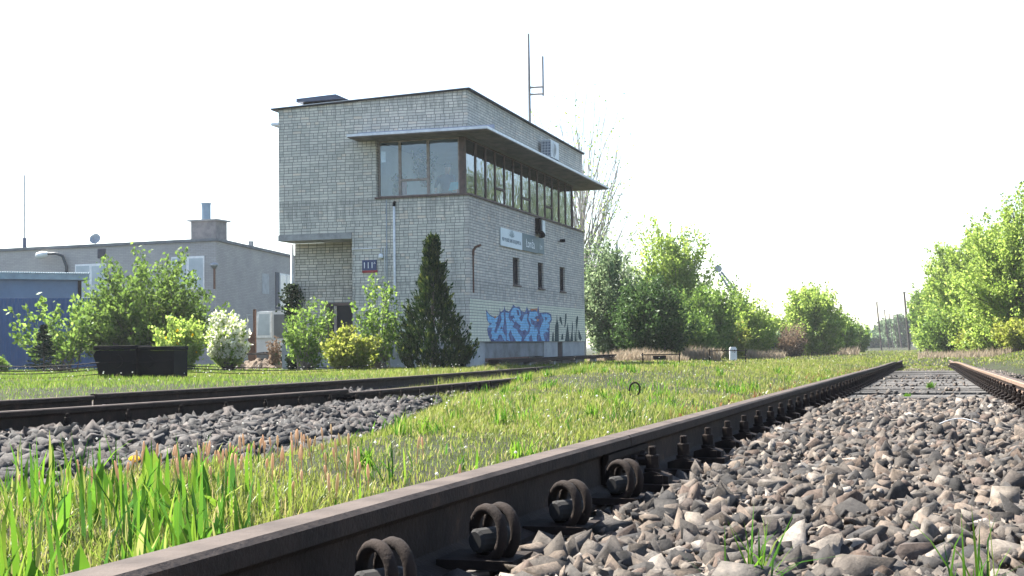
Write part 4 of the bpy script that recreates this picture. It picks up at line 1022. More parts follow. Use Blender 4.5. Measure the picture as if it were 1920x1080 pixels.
letters = [
 [(100,205),(150,265),(230,310),(285,275),(262,360),(225,385),(255,395),(215,520),(255,540),(225,620),(175,625),(190,560),(165,545),(195,450),(130,455),(125,430),(190,385),(125,370)],
 [(318,240),(360,205),(375,290),(365,400),(345,500),(395,580),(395,662),(365,640),(330,560),(290,560),(262,660),(205,640),(250,550),(275,450),(300,360),(335,330)],
 [(395,210),(450,230),(440,300),(475,360),(520,300),(560,330),(525,400),(505,440),(560,470),(600,540),(650,600),(640,664),(560,664),(500,560),(470,480),(440,560),(470,664),(415,640),(415,480),(400,330)],
 [(505,150),(560,140),(620,175),(640,260),(600,300),(645,360),(690,250),(740,240),(725,330),(760,420),(740,520),(700,480),(650,505),(610,470),(635,420),(575,380),(520,260),(470,270),(480,210)],
 [(770,210),(880,200),(905,260),(840,300),(900,340),(850,350),(780,300),(800,400),(860,420),(900,520),(880,600),(890,664),(820,664),(800,560),(760,600),(770,664),(680,650),(720,580),(760,540),(785,470),(745,330)],
 [(950,240),(1030,235),(1090,260),(1100,330),(1050,380),(1080,400),(1070,450),(1030,470),(1075,520),(1010,520),(985,560),(1010,664),(960,650),(930,560),(905,560),(930,470),(960,400),(990,330)],
]
for P in letters: gpoly(gl_, P, .006)
for P in ([(300,260),(330,330),(300,420),(270,500),(285,400)], [(470,300),(560,380),(590,430),(560,420),(500,360)], [(740,260),(760,350),(800,430),(770,440),(745,350)], [(870,250),(905,330),(935,560),(905,540),(880,380)], [(560,170),(600,180),(610,270),(580,250)], [(640,500),(700,520),(640,580),(610,540)], [(330,420),(350,470),(310,480)], [(1000,280),(1050,300),(1020,350)], [(230,640),(330,600),(360,664),(240,664)], [(840,400),(870,420),(850,500)]): gpoly(gp_, P, .009)
for P in ([(225,270),(250,270),(245,305),(220,300)], [(780,160),(890,150),(885,205),(860,175),(790,190)], [(880,310),(915,320),(905,360),(880,345)]): gpoly(go_, P, .010)
for P in ([(1195,235),(1206,340),(1222,400),(1228,664),(1160,664),(1170,420),(1188,360)], [(1240,280),(1265,290),(1285,415),(1265,400),(1235,330)], [(1345,225),(1348,300),(1330,430),(1310,450),(1322,330),(1325,240)], [(1368,370),(1375,480),(1400,664),(1320,664),(1345,500)], [(1435,340),(1448,430),(1440,520),(1450,664),(1400,664),(1425,520)], [(1480,480),(1490,560),(1500,664),(1470,664),(1472,560)], [(1520,265),(1530,300),(1510,480),(1515,664),(1503,664),(1500,480),(1488,350),(1505,280)], [(1535,480),(1560,540),(1585,620),(1560,664),(1530,600)], [(1130,520),(1145,530),(1150,664),(1115,664)], [(1270,560),(1290,540),(1300,640),(1260,640)]): gpoly(gd_, P, .004)
gpo = gp_.build('graffiti', m_gpur, sb, fix=False); gl_.build('graffiti_letters', m_gblue, gpo, fix=False); go_.build('graffiti_highlights', m_gorange, gpo, fix=False)
gd_.build('graffiti', m_gdark, sb, fix=False)
for o in [gpo] + list(gpo.children) + [c for c in sb.children if c.name.startswith('graffiti')]:
    bm = bmesh.new(); bm.from_mesh(o.data); bmesh.ops.triangulate(bm, faces=bm.faces)
    for f in bm.faces:
        if f.normal.y > 0: f.normal_flip()
    bm.to_mesh(o.data); bm.free()

# ------------------------------------------------------------------ things on the signal box
def text_mesh(name, s, size, m, parent, M, thick=.003, xs=1.0):
    cu = bpy.data.curves.new(name, 'FONT'); cu.body = s; cu.size = size; cu.align_x = 'CENTER'; cu.align_y = 'CENTER'; cu.extrude = thick/2
    tmp = bpy.data.objects.new('tmp_text', cu); COL.objects.link(tmp)
    me = bpy.data.meshes.new_from_object(tmp.evaluated_get(bpy.context.evaluated_depsgraph_get()))
    bpy.data.objects.remove(tmp)
    me.transform(Matrix.Diagonal((xs, 1, 1, 1))); me.transform(M); me.name = name
    for v in list(me.materials): pass
    me.materials.clear()
    return link_mesh(name, me, m, parent)
# facing -y (track side): text x -> +a, text y -> +z, normal -> -b
def face_side(a, off, z): return Matrix(((1, 0, 0, a), (0, 0, -1, -off), (0, 1, 0, z), (0, 0, 0, 1)))
def face_front(b, off, z): return Matrix(((0, 0, -1, -off), (-1, 0, 0, b), (0, 1, 0, z), (0, 0, 0, 1)))
ss = empty('station_sign', loc(5.15, -.01, 3.45), RZ, 'white and grey station name board reading Łomża above the slit windows', 'sign')
def sub(o, name, lo, hi, m, par=None):        # box given in signal box coordinates, placed under thing o
    q = Vector(o['org']); return MB().box(tuple(Vector(lo)-q), tuple(Vector(hi)-q)).build(name, m, par or o)
SO = Vector((5.15, -.01, 3.45))
def sgn(name, lo, hi, m, par=ss): return MB().box(tuple(Vector(lo)-SO), tuple(Vector(hi)-SO)).build(name, m, par)
wp = sgn('white_panel', (2.79, -.05, 3.44), (4.99, -.012, 3.96), m_signw)
gp2 = sgn('name_panel', (4.993, -.05, 3.45), (6.80, -.012, 3.965), m_grey)
gp3 = sgn('code_panel', (6.815, -.05, 3.47), (7.52, -.012, 3.965), m_grey)
def T(a, off, z): return Matrix.Translation(-SO) @ face_side(a, off, z)
text_mesh('lettering', 'PKP POLSKIE LINIE KOLEJOWE S.A.', .150, m_sign_ink, wp, T(3.89, .053, 3.63), xs=.86)
em = MB()
for sgn_ in (-1, 1):
    for k, (w0, h0) in enumerate(((.02, .16), (.13, .11), (.24, .05))):
        em.prism([(0, -.05), (sgn_*(w0+.02), h0-.02), (sgn_*(w0+.07), h0+.015), (sgn_*(w0*.6+.07), -.02)], (1, 0, 0), (0, 0, 1), (3.89-SO.x, -.0525-SO.y, 3.79-SO.z), (0, -.003, 0))
em.build('emblem', simple('emblem_grey', (.27, .33, .36), None, 4, .6), wp)
text_mesh('lettering', 'Łomża', .36, m_text, gp2, T(5.90, .053, 3.68), xs=.98)
text_mesh('lettering', 'Łm', .26, m_text, gp3, T(7.15, .053, 3.68), xs=.9)
# house number
hn0 = fr(680, 488); hn1 = fr(707, 511); hnc = ((hn0[0]+hn1[0])/2, (hn0[1]+hn1[1])/2); hw, hh = abs(hn0[0]-hn1[0])/2, abs(hn0[1]-hn1[1])/2
hn = empty('house_number_sign', loc(-.01, hnc[0], hnc[1]), RZ, 'blue enamel plate with white number 111A and a red strip', 'sign')
plate = MB().box((-.03, -hw, -hh*.62), (-.004, hw, hh)).build('plate', m_navy, hn)
MB().box((-.032, -hw-.02, -hh), (-.004, hw, -hh*.63)).build('red_strip', m_red, hn)
def TF(b, off, z): return face_front(b, off, z)
text_mesh('lettering', '111', .235, m_text, plate, TF(.03, .032, .02), xs=.95); text_mesh('lettering', 'A', .085, m_text, plate, TF(-hw+.055, .032, .085))
# air conditioner above the canopy
acz, aca = 6.53, 7.2
ac = empty('air_conditioner', loc(aca, 0, acz), RZ, 'white outdoor air conditioning unit mounted on the wall above the canopy', 'air conditioner')
x0, x1 = 0, .98
MB().box((x0, -.42, 0), (x1, -.10, .56), .015).build('casing', m_acw, ac)
g_ = MB()
for k in range(7): g_.box((x0-.012, -.40+.05*k, .05), (x0-.002, -.385+.05*k, .52))
for k in range(6): g_.box((x0-.014, -.41, .05+.09*k), (x0-.003, -.10, .062+.09*k))
coil_ = MB().box((x0-.004, -.41, .04), (x0-.001, -.11, .53)).build('coil', simple('coil_fins', (.05, .07, .12), None, 20, .5), ac)
g_.build('coil_guard', m_acw, coil_)
fg = MB()
for r in (.08, .13, .18, .225): fg.lathe([(r-.008, 0), (r+.008, 0), (r+.008, .012), (r-.008, .012)], (x0+.40, -.424, .28), (0, -1, 0), 28)
fn = MB().lathe([(.23, 0), (.23, .004)], (x0+.40, -.4215, .28), (0, -1, 0), 28).build('fan', simple('fan_grey', (.16, .17, .18), None, 6, .6), ac)
fg.build('fan_grille', m_acw, fn)
br_ = MB(); br_.box((.1, -.44, -.04), (.14, -.003, -.002)); br_.box((.84, -.44, -.04), (.88, -.003, -.002)); br_.box((.1, -.03, -.25), (.14, -.003, -.04)); br_.box((.84, -.03, -.25), (.88, -.003, -.04)); br_.build('bracket', m_steel, ac)
# roof antenna
an = empty('roof_antenna', loc(6.57, .10, 7.42), RZ, 'thin steel mast with a shorter side rod joined by two rungs on the roof', 'antenna')
m_mast = simple('mast_grey', (.16, .155, .15), (.10, .098, .095), 8, .7)
MB().tube([(0, 0, 0), (0, 0, 1.6), (.0, 0, 2.95)], [.045, .04, .028], 6).build('mast', m_mast, an)
dd = rt(1022, 124, .25); MB().tube([(0, -.45, .95), (0, -.45, 2.2)], .03, 6).build('side_rod', m_mast, an)
for z in (1.02, 1.24): MB().tube([(0, 0, z), (0, -.47, z)], .034, 6).build('rung', m_mast, an)
# wall floodlight below the window band
fl = empty('wall_lamp', loc(6.75, 0, 4.05), RZ, 'dark wall lamp with a pale box hanging under the windows over the name board', 'lamp')
MB().box((-.10, -.16, .05), (.10, -.01, .5)).build('bracket', m_fast, fl)
MB().box((.14, -.20, .0), (.42, -.02, .46), .02).build('box', m_acw, fl)
MB().lathe([(.05, .10), (.09, .05), (.12, -.02), (.115, -.06), (.05, -.065)], (-.02, -.20, -.02), (0, -.8, -.4), 16).build('lamp_head', m_fast, fl, smooth=True)
cm_ = empty('security_camera', loc(9.6, 0, 4.0), RZ, 'small dark camera fixed to the bricks near the far end of the wall', 'camera')
MB().box((-.05, -.22, 0), (.05, -.05, .10), .01).build('camera_body', m_black, cm_); MB().tube([(0, 0, .04), (0, -.06, .05)], .02, 6).build('bracket', m_steel, cm_)
# objects inside, behind the glass
gz = CB[2]
lp_ = empty('desk_lamp', loc(.75, .55, 4.70), RZ, 'turquoise desk lamp shade seen through the front window', 'lamp')
MB().prism([(-.22, .12), (.22, .12), (.15, .34), (-.15, .34)], (0, 1, 0), (0, 0, 1), (-.12, 0, 0), (.24, 0, 0)).build('lamp_shade', m_teal, lp_); MB().tube([(0, 0, -.04), (0, 0, .14)], .02, 8).build('stem', m_white, lp_)
pt = empty('flower_pot', loc(.5, .42, 4.66), RZ, 'terracotta flower pot on the inner sill under the turquoise lamp', 'pot'); MB().lathe([(.05, 0), (.075, .14), (.08, .14), (.08, .16), (.06, .16)], (0, 0, 0), n=14).build('pot', m_terra, pt)
def potplant(name, a, b, z, h, w, label, seed):
    o = plant(name, loc(a, b, z), h, w, m_leaf=L_dark, seed=seed, shoots=26, per=14, leaf=.09, sig=.05, base=.25); return tag(o, label, 'plant')
potplant('house_plant', .60, 2.2, 4.62, .72, .5, 'leafy house plant low behind the left front pane', 91)
potplant('house_plant', .70, 1.45, 4.95, 1.05, .75, 'tall house plant behind the middle front pane', 92)
rd = empty('red_canister', loc(.5, 2.02, 4.66), RZ, 'red canister standing beside the left front mullion inside', 'canister'); MB().lathe([(.09, 0), (.09, .42), (.05, .48), (.03, .52)], (0, 0, 0), n=14).build('canister_body', m_red, rd, smooth=True)
# person at the window: one skinned body
def person():
    o = empty('person', loc(1.05, 1.0, 3.82), RZ, 'person in a dark shirt standing at the front window of the control room', 'person')
    J = [(0, 0, .95), (0, -.02, 1.15), (0, -.03, 1.38), (0, -.05, 1.50), (-.02, -.07, 1.60), (-.03, -.08, 1.70), (-.03, -.08, 1.77),
         (.02, .19, 1.42), (-.05, .27, 1.18), (-.24, .20, 1.02), (-.32, .17, .99),
         (-.03, -.21, 1.40), (-.16, -.33, 1.17), (-.34, -.40, 1.02), (-.42, -.42, .99),
         (0, .10, .88), (-.02, .11, .48), (.02, .11, .06), (-.10, .12, .03), (0, -.10, .88), (-.02, -.11, .48), (.02, -.11, .06), (-.10, -.12, .03)]
    E = [(0,1),(1,2),(2,3),(3,4),(4,5),(5,6),(2,7),(7,8),(8,9),(9,10),(2,11),(11,12),(12,13),(13,14),(0,15),(15,16),(16,17),(17,18),(0,19),(19,20),(20,21),(21,22)]
    Rr = [.15,.15,.17,.06,.085,.10,.06,.075,.05,.038,.028,.075,.05,.038,.028,.10,.07,.045,.035,.10,.07,.045,.035]
    me = bpy.data.meshes.new('body'); me.from_pydata(J, E, []); b = bpy.data.objects.new('body', me); COL.objects.link(b)
    md = b.modifiers.new('skin', 'SKIN'); sd = b.modifiers.new('sub', 'SUBSURF'); sd.levels = 1; sd.render_levels = 1
    for i, r in enumerate(Rr): me.skin_vertices[0].data[i].radius = (r, r)
    me.skin_vertices[0].data[0].use_root = True
    bm_ = bpy.data.meshes.new_from_object(b.evaluated_get(bpy.context.evaluated_depsgraph_get())); bpy.data.objects.remove(b)
    bm_.name = 'body'
    bo = link_mesh('body', bm_, [m_skin, m_shirt], o, True)
    for p in bo.data.polygons:
        c = p.center
        p.material_index = 0 if (c.z > 1.5 or (c.x < -.17 and c.z > .9)) else 1
    hd = MB().lathe([(.02, .115), (.07, .10), (.105, .05), (.11, .0), (.10, -.03)], (-.01, -.08, 1.72), n=14).build('hair', m_bark, o, True)
    for sgn2, base in ((1, (-.34, .17, .985)), (-1, (-.44, -.42, .985))):
        for k, L in enumerate((.065, .075, .08, .07)):
            MB().tube([(base[0], base[1]-.027+.018*k, base[2]), (base[0]-L*.6, base[1]-.03+.02*k, base[2]+.008), (base[0]-L, base[1]-.03+.02*k, base[2]-.012)], [.009, .008, .006], 6).build('finger', m_skin, o, True)
        MB().tube([(base[0]+.02, base[1]-.035*sgn2, base[2]), (base[0]-.03, base[1]-.055*sgn2, base[2])], [.010, .007], 6).build('thumb', m_skin, o, True)
person()

# steel channel on the ground along the track side
ch = empty('steel_channel', loc(1.45, -.35, 0), RZ, 'long dark steel channel lying along the foot of the brick building', 'channel')
MB().box((0, 0, .08), (15.5, .30, .20)).build('channel_cover', m_rail, ch)
for a in np.arange(.4, 15, 2.9): MB().box((a, .05, -.1), (a+.2, .25, .08)).build('support', m_conc, ch)

# ------------------------------------------------------------------ grey building behind
def q3(px, py, d): return Vector(at(px, py, d))
D0 = 62.0
c0 = q3(405, 452, D0); gz0 = float(G(c0.x, c0.y))-.1
cR = q3(560, 486, 76.0); cL = q3(-60, 475, 66.5)
gbld = empty('grey_building', (c0.x, c0.y, gz0), 0, 'long low building of grey painted brick with a flat roof and chimney', 'building')
def ring(pts_top, name, m, z0=0.0):
    mb = MB(); n = len(pts_top); b = [Vector((p.x-c0.x, p.y-c0.y, z0)) for p in pts_top]; t_ = [Vector((p.x-c0.x, p.y-c0.y, p.z-gz0)) for p in pts_top]
    mb.add(b+t_, [tuple(range(n))[::-1], tuple(range(n, 2*n))]+[(i, (i+1) % n, n+(i+1) % n, n+i) for i in range(n)]); return mb.build(name, m, gbld)
cB = cR+(cL-c0); cB.z = cR.z+(cL.z-c0.z)*.5
t = NT('grey_brick_wall'); ob = t.n('ShaderNodeTexCoord').outputs['Object']; sx = t.n('ShaderNodeSeparateXYZ'); t.l(ob, sx.inputs[0])
cb = t.n('ShaderNodeCombineXYZ'); t.l(t.math('ADD', sx.outputs[0], t.math('MULTIPLY', sx.outputs[1], .8)), cb.inputs[0]); t.l(sx.outputs[2], cb.inputs[1])
bkn = t.n('ShaderNodeTexBrick'); bkn.inputs['Scale'].default_value = 1; bkn.inputs['Brick Width'].default_value = .26; bkn.inputs['Row Height'].default_value = .0775; bkn.inputs['Mortar Size'].default_value = .008
bkn.inputs['Color1'].default_value = (.36, .345, .33, 1); bkn.inputs['Color2'].default_value = (.41, .39, .37, 1); bkn.inputs['Mortar'].default_value = (.29, .28, .27, 1); t.l(cb.outputs[0], bkn.inputs['Vector'])
bigm = t.ramp(t.noise(.5, 5, .6, ob), [(.3, (.82, .82, .84)), (.7, (1.06, 1.05, 1.04))])
t.pbr(t.mix(1.0, bkn.outputs['Color'], bigm, 'MULTIPLY'), .92, 0, None, .2); m_gb = t.m
ring([c0, cR, cB, cL], 'wall', m_gb)
def off_top(p, dz): return Vector((p.x, p.y, p.z+dz))
cx = (c0+cR+cB+cL)/4
def grow(p, k, dz): return Vector((cx.x+(p.x-cx.x)*k, cx.y+(p.y-cx.y)*k, p.z+dz))
mb = MB(); top_ = [grow(p, 1.012, .14) for p in (c0, cR, cB, cL)]; bot_ = [grow(p, 1.012, .005) for p in (c0, cR, cB, cL)]
org = Vector((c0.x, c0.y, gz0)); mb.add([p-org for p in bot_+top_], [(3, 2, 1, 0), (4, 5, 6, 7)]+[(i, (i+1) % 4, 4+(i+1) % 4, 4+i) for i in range(4)]); groof = mb.build('roof', simple('roof_edge_grey', (.17, .18, .19), (.11, .115, .12), 3, .85), gbld)
eF = (cL-c0); eF.z = 0; eF.normalize(); eR = (cR-c0); eR.z = 0; eR.normalize()
nF = Vector((eF.y, -eF.x, 0)); nF = nF if nF.y < 0 else -nF
nR = Vector((eR.y, -eR.x, 0)); nR = nR if nR.x > 0 else -nR
def on_plane(px, py, p0, nrm):
    d = Vector(ray(px, py)); cv = Vector(CAM); return cv + d*((p0-cv).dot(nrm)/d.dot(nrm))
def wall_rect(name, px0, py0, px1, py1, m, nrm, e, thick=.06, par=gbld, lift=.0):
    a = on_plane(px0, py0, c0, nrm); b = on_plane(px1, py1, c0, nrm); mb = MB()
    p = a-org; w = (b-a).dot(e); h = b.z-a.z
    mb.prism([(0, 0), (w, 0), (w, h), (0, h)], e, (0, 0, 1), p+nrm*lift, nrm*thick); return mb.build(name, m, par)
def gwin(px0, py0, px1, py1, nrm, e, splits):
    f = wall_rect('window_frame', px0, py0, px1, py1, m_white, nrm, e, .05)
    xs_ = np.linspace(px0, px1, splits+1)
    for i in range(splits): wall_rect('pane', xs_[i]+(px1-px0)*.04, py0+(py1-py0)*.05, xs_[i+1]-(px1-px0)*.04, py1-(py1-py0)*.05, m_gwin, nrm, e, .012, f, .05)
m_gwin = simple('curtained_pane', (.42, .47, .50), (.30, .35, .38), 1.2, .25)
gwin(322, 482, 384, 542, nF, eF, 2); gwin(142, 496, 200, 560, nF, eF, 2)
gwin(523, 512, 547, 576, nR, eR, 2)
wall_rect('shutter', 516, 510, 523, 580, simple('shutter_blue_black', (.05, .06, .09), None, 4, .7), nR, eR, .05)
wall_rect('blocked_window', 491, 512, 504, 552, simple('whitish_patch', (.42, .43, .44), None, 3, .9), nR, eR, .02)
wall_rect('ventilation_grille', 184, 467, 198, 484, simple('grille_dark', (.05, .05, .07), None, 20, .8), nF, eF, .05)
# chimney with cap and flue
chb = q3(392, 452, 66.0); pc = 66/F
chy = MB(); w2_ = 26*pc
oc_ = chb-org
chy.box((oc_.x-w2_, oc_.y-w2_*.8, oc_.z-.5), (oc_.x+w2_, oc_.y+w2_*.8, oc_.z+36*pc)); chm = chy.build('chimney', m_tan, gbld)
MB().box((oc_.x-w2_-.15, oc_.y-w2_*.8-.12, oc_.z+36*pc), (oc_.x+w2_+.15, oc_.y+w2_*.8+.12, oc_.z+36*pc+.07)).build('chimney_cap', m_conc, chm)
fx = oc_.x-6*pc
MB().lathe([(.225, 0), (.225, 31*pc), (.25, 31*pc), (.25, 33*pc)], (fx, oc_.y, oc_.z+36*pc+.07), n=16).build('flue', simple('flue_steel', (.22, .29, .36), (.16, .22, .28), 3, .5, .4), chm)
MB().box((oc_.x+66*pc*.62, oc_.y+2, oc_.z-.6), (oc_.x+66*pc*.62+.18, oc_.y+2.2, oc_.z+.1)).build('roof_vent', m_steel, gbld)
# satellite dish, aerial, lamps on the grey building
dp = on_plane(178, 458, c0, nF)
sd_ = empty('satellite_dish', dp, 0, 'grey satellite dish on the roof edge of the grey building', 'satellite dish')
ps = 62/F; fax = Vector((.25, -.9, .35)).normalized()
MB().lathe([(.02, -.075), (.14, -.055), (.22, -.02), (.26, .0), (.265, .0), (.23, -.03), (.14, -.065), (.02, -.085)], (0, 0, 11*ps), fax, 20).build('dish', m_steel, sd_, smooth=True)
MB().tube([(0, .08, -.5), (0, .08, .22)], .025, 6).build('mount', m_steel, sd_); MB().tube([(0, .0, .03), tuple(Vector((0, 0, .27))+fax*.32)], .012, 5).build('feed_arm', m_steel, sd_)
ap = q3(46, 466, 67)
ta = empty('television_aerial', ap, 0, 'tall thin television aerial on the roof at the far left', 'antenna'); pa = 67/F
MB().tube([(0, 0, -.2), (0, 0, 20*pa)], .09, 8).build('base_tube', simple('aerial_base_blue', (.06, .08, .14), None, 4, .6), ta); MB().tube([(0, 0, 20*pa), (0, 0, 139*pa)], .035, 6).build('mast', m_steel, ta)
for z, l0 in ((137, -46), (100, -14), (42, 5)): MB().tube([(l0*pa, 0, z*pa), (3*pa, 0, z*pa)], .018, 5).build('boom', m_steel, ta)
MB().box((-20*pa, -.2, -.12), (18*pa, .3, -.02)).build('roof_plate', m_roof, ta)
sp_ = on_plane(127, 500, c0, nF); ps = (62.5)/F
sl_ = empty('street_lamp', sp_, 0, 'street lamp head on a curved arm in front of the grey wall', 'street lamp')
MB().tube([tuple(nF*.1+Vector((0, 0, -40*ps))), tuple(nF*.1), tuple(nF*.25+Vector((-4*ps, 0, 20*ps))), tuple(nF*.4+Vector((-14*ps, 0, 25*ps))), tuple(nF*.45+Vector((-32*ps, 0, 25*ps)))], .07, 8).build('arm', simple('lamp_arm_dark', (.05, .06, .07), None, 5, .6), sl_, smooth=True)
MB().lathe([(.05, 0), (.12, .08), (.17, .35), (.15, .60), (.05, .70)], tuple(nF*.45+Vector((-30*ps, 0, 25*ps))), (-1, 0, -.12), 14).build('lamp_head', m_acw, sl_, smooth=True)
wp_ = on_plane(404, 520, c0, nF)
wl = empty('yard_lamp', wp_+nF*.1, 0, 'white globe yard lamp on a dark post at the corner of the grey building', 'lamp'); ps = 62/F
MB().tube([(0, 0, -22*ps), (0, 0, 18*ps)], .05, 8).build('post', m_rust, wl); MB().lathe([(.05, 0), (.14, .08), (.20, .16), (.17, .24), (.05, .28)], (0, 0, 16*ps), n=14).build('lamp_head', m_steel, wl, smooth=True)

# ------------------------------------------------------------------ blue shed and fence
sh0 = q3(147, 512, 53); shl = q3(-160, 506, 50); gzs = float(G(sh0.x, sh0.y))-.1
shed = empty('shed', (sh0.x, sh0.y, gzs), 0, 'blue grey shed with a corrugated roof edge behind the blue fence', 'shed')
e = (shl-sh0); e.z = 0; e.normalize(); nn = Vector((e.y, -e.x, 0)); nn = nn if nn.y < 0 else -nn; back = -nn
hS = sh0.z-gzs-.28; Ls = 7.5
MB().prism([(0, 0), (Ls, 0), (Ls, hS), (0, hS)], e, (0, 0, 1), (0, 0, 0), back*5).build('wall', m_shed, shed)
rr_ = MB(); rr_.prism([(-.35, hS), (Ls, hS), (Ls, hS+.24), (-.35, hS+.24)], e, (0, 0, 1), nn*.25, back*5.6)
shr = rr_.build('roof', m_shedroof, shed)
cr = MB()
for k in range(90): cr.tube([tuple(nn*.32+e*(-.35+.088*k)+Vector((0, 0, hS+.262))), tuple(back*5.3+e*(-.35+.088*k)+Vector((0, 0, hS+.262)))], .026, 6)
cr.build('corrugated_sheet', m_shedroof, shr)
MB().prism([(-.10, 0), (.02, 0), (.02, hS-.02), (-.10, hS-.02)], e, (0, 0, 1), nn*.02, nn*.06).build('corner_trim', m_black, shed)
f0 = ground_at(325, 49.0); f1 = ground_at(-180, 46.5); fe = (f1-f0); fe.z = 0; Lf = fe.length; fe.normalize(); fn_ = Vector((fe.y, -fe.x, 0)); fn_ = fn_ if fn_.y < 0 else -fn_
ftop = q3(60, 559, 47.7).z-f0.z
fen = empty('fence', f0, 0, 'tall fence of blue corrugated steel sheets', 'fence')
fm = MB(); pr = []; x = 0.0
while x < Lf:
    pr += [(x, 0), (x+.07, 0), (x+.09, .018), (x+.16, .018), (x+.18, 0)]; x += .18
vs = []; fs = []
for i, (u, w) in enumerate(pr):
    p = fe*u+fn_*w; vs += [p+Vector((0, 0, -.2)), p+Vector((0, 0, ftop))]
    if i: fs.append((2*i-2, 2*i, 2*i+1, 2*i-1))
fm.add(vs, fs); fo = fm.build('sheet', m_blue, fen, fix=False); so_ = fo.modifiers.new('thickness', 'SOLIDIFY'); so_.thickness = .004
for k in np.arange(0, Lf, 2.4): MB().tube([tuple(fe*k-fn_*.06+Vector((0, 0, -.2))), tuple(fe*k-fn_*.06+Vector((0, 0, ftop-.1)))], .04, 6).build('post', m_steel, fen)

# ------------------------------------------------------------------ yard between the buildings
vg = ground_at(513, 47.0); vp = 47.0/F
van = empty('parked_van', vg, R_(8), 'white cab of a parked van seen through the gap left of the brick building', 'van')
vz = q3(513, 583, 47).z-vg.z
mb = MB(); mb.prism([(-.62, .30), (.95, .30), (.95, vz-.04), (.9, vz), (-.50, vz), (-.62, vz-.55)], (1, 0, 0), (0, 0, 1), (0, 0, 0), (0, 3.6, 0)); vb = mb.build('body', simple('van_white_dull', (.52, .53, .54), (.42, .43, .44), 3, .5), van)
mb = MB(); mb.prism([(-.66, vz-.92), (-.06, vz-.92), (-.06, vz-.02), (-.58, vz-.02)], (1, 0, 0), (0, 0, 1), (0, -.05, 0), (0, .05, 0)); wf_ = mb.build('window_frame', m_pvc, van)
MB().prism([(-.56, vz-.84), (-.12, vz-.84), (-.12, vz-.10), (-.50, vz-.10)], (1, 0, 0), (0, 0, 1), (0, -.056, 0), (0, .006, 0)).build('window_pane', m_gwin, wf_)
MB().box((.02, -.02, vz-.95), (.90, -.004, vz-.12)).build('rear_window', simple('van_dark_window', (.12, .13, .14), None, 4, .3), van)
MB().box((-.66, -.12, .30), (.95, -.003, .48)).build('bumper', simple('bumper_grey', (.12, .12, .125), None, 6, .7), van)
for xx in (-.60, .80):
    for yy in (.6, 2.8):
        w = MB().lathe([(.20, 0), (.31, .02), (.32, .08), (.31, .16), (.20, .18)], (xx-.02 if xx < 0 else xx, yy, .32), (1, 0, 0), 18).build('wheel', m_black, van, smooth=True)
rg0 = ground_at(474, 44); rp = 44/F
gate = empty('rusty_gate', rg0, R_(4), 'rusty steel gate post with a rust red sheet beside the white van', 'gate')
rh = q3(479, 580, 44).z-rg0.z
MB().box((.03, -.04, 0), (.11, .04, rh)).build('post', m_rust, gate); MB().box((-.16, -.015, .05), (.028, .015, rh*.62)).build('sheet', m_rust, gate)
mb = MB(); mb.box((-.20, -.015, 0), (-.165, .015, rh*.92)); mb.box((-.165, -.015, rh*.90), (.028, .015, rh*.92)); mb.build('frame', m_pipegrey, gate)
# soil heap
hg = ground_at(492, 40.5); hp_ = 40.5/F
from mathutils import noise as mn
bm = bmesh.new(); bmesh.ops.create_grid(bm, x_segments=90, y_segments=60, size=1)
for v in bm.verts:
    u, w = v.co.x, v.co.y; r2 = u*u+w*w
    z = max(0, 1-r2)**.7*(.34+.30*mn.fractal(Vector((u*2.2, w*2.2, 3.1)), .8, 2.1, 6)) + .05*mn.fractal(Vector((u*9, w*9, 1)), .7, 2.2, 4)
    v.co = Vector((u*1.05, w*1.2, z*.85-.06))
heap = MB().bm(bm).build('soil_heap', m_soil, None, True); heap.location = hg; tag(heap, 'low heap of brown soil and dead stalks before the white van', 'soil heap')
for k, (u, w, l_, a_) in enumerate(((-.6, .3, 1.5, .03), (.1, .5, 1.1, -.06))):
    o = MB().box((-l_/2, -.06, 0), (l_/2, .06, .05)).build('plank', m_timber); o.location = hg+Vector((u*.6, w, .42+.05*k)); o.rotation_euler = (0, a_, R_(5-12*k)); tag(o, ['long grey plank on the soil heap, near the white blossom', 'short grey plank on top of the soil heap, beside the dead shrub'][k], 'plank')
dsh = plant('shrub', ground_at(515, 40.2), .95, .55, m_leaf=L_brown, seed=33, shoots=46, per=22, leaf=.05, sig=.05, base=.05); tag(dsh, 'withered brown shrub standing on the soil heap', 'shrub')
# ivy on the recess corner
rr = np.random.default_rng(77); n = 2600
zz = rr.random(n)*2.35+.05; wv = .16+.10*np.sin(zz*4); ya = LB+.05+rr.normal(0, 1, n)*wv*.6; xa = .85+rr.normal(0, .10, n)
Pv = np.stack([xa, ya, zz], -1); iv = empty('ivy', loc(0, 0, 0), RZ, 'dark ivy climbing the downpipe at the left edge of the brick building', 'ivy')
lv, lq = leaves(Pv, .075, rr, elong=1.1); mesh_np('foliage', lv, [lq], L_ivy, iv); MB().tube([(.93, LB+.1, 0), (.90, LB+.06, 1.2), (.93, LB+.1, 2.4)], [.03, .02, .008], 6).build('stem', m_bark, iv)
plant_px('shrub', 553, 648, 36, 35.0, 'small dark ivy bush at the foot of the ivy covered downpipe', 'shrub', m_leaf=L_ivy, seed=34, shoots=30, per=40, leaf=.06, sig=.06, base=.02)

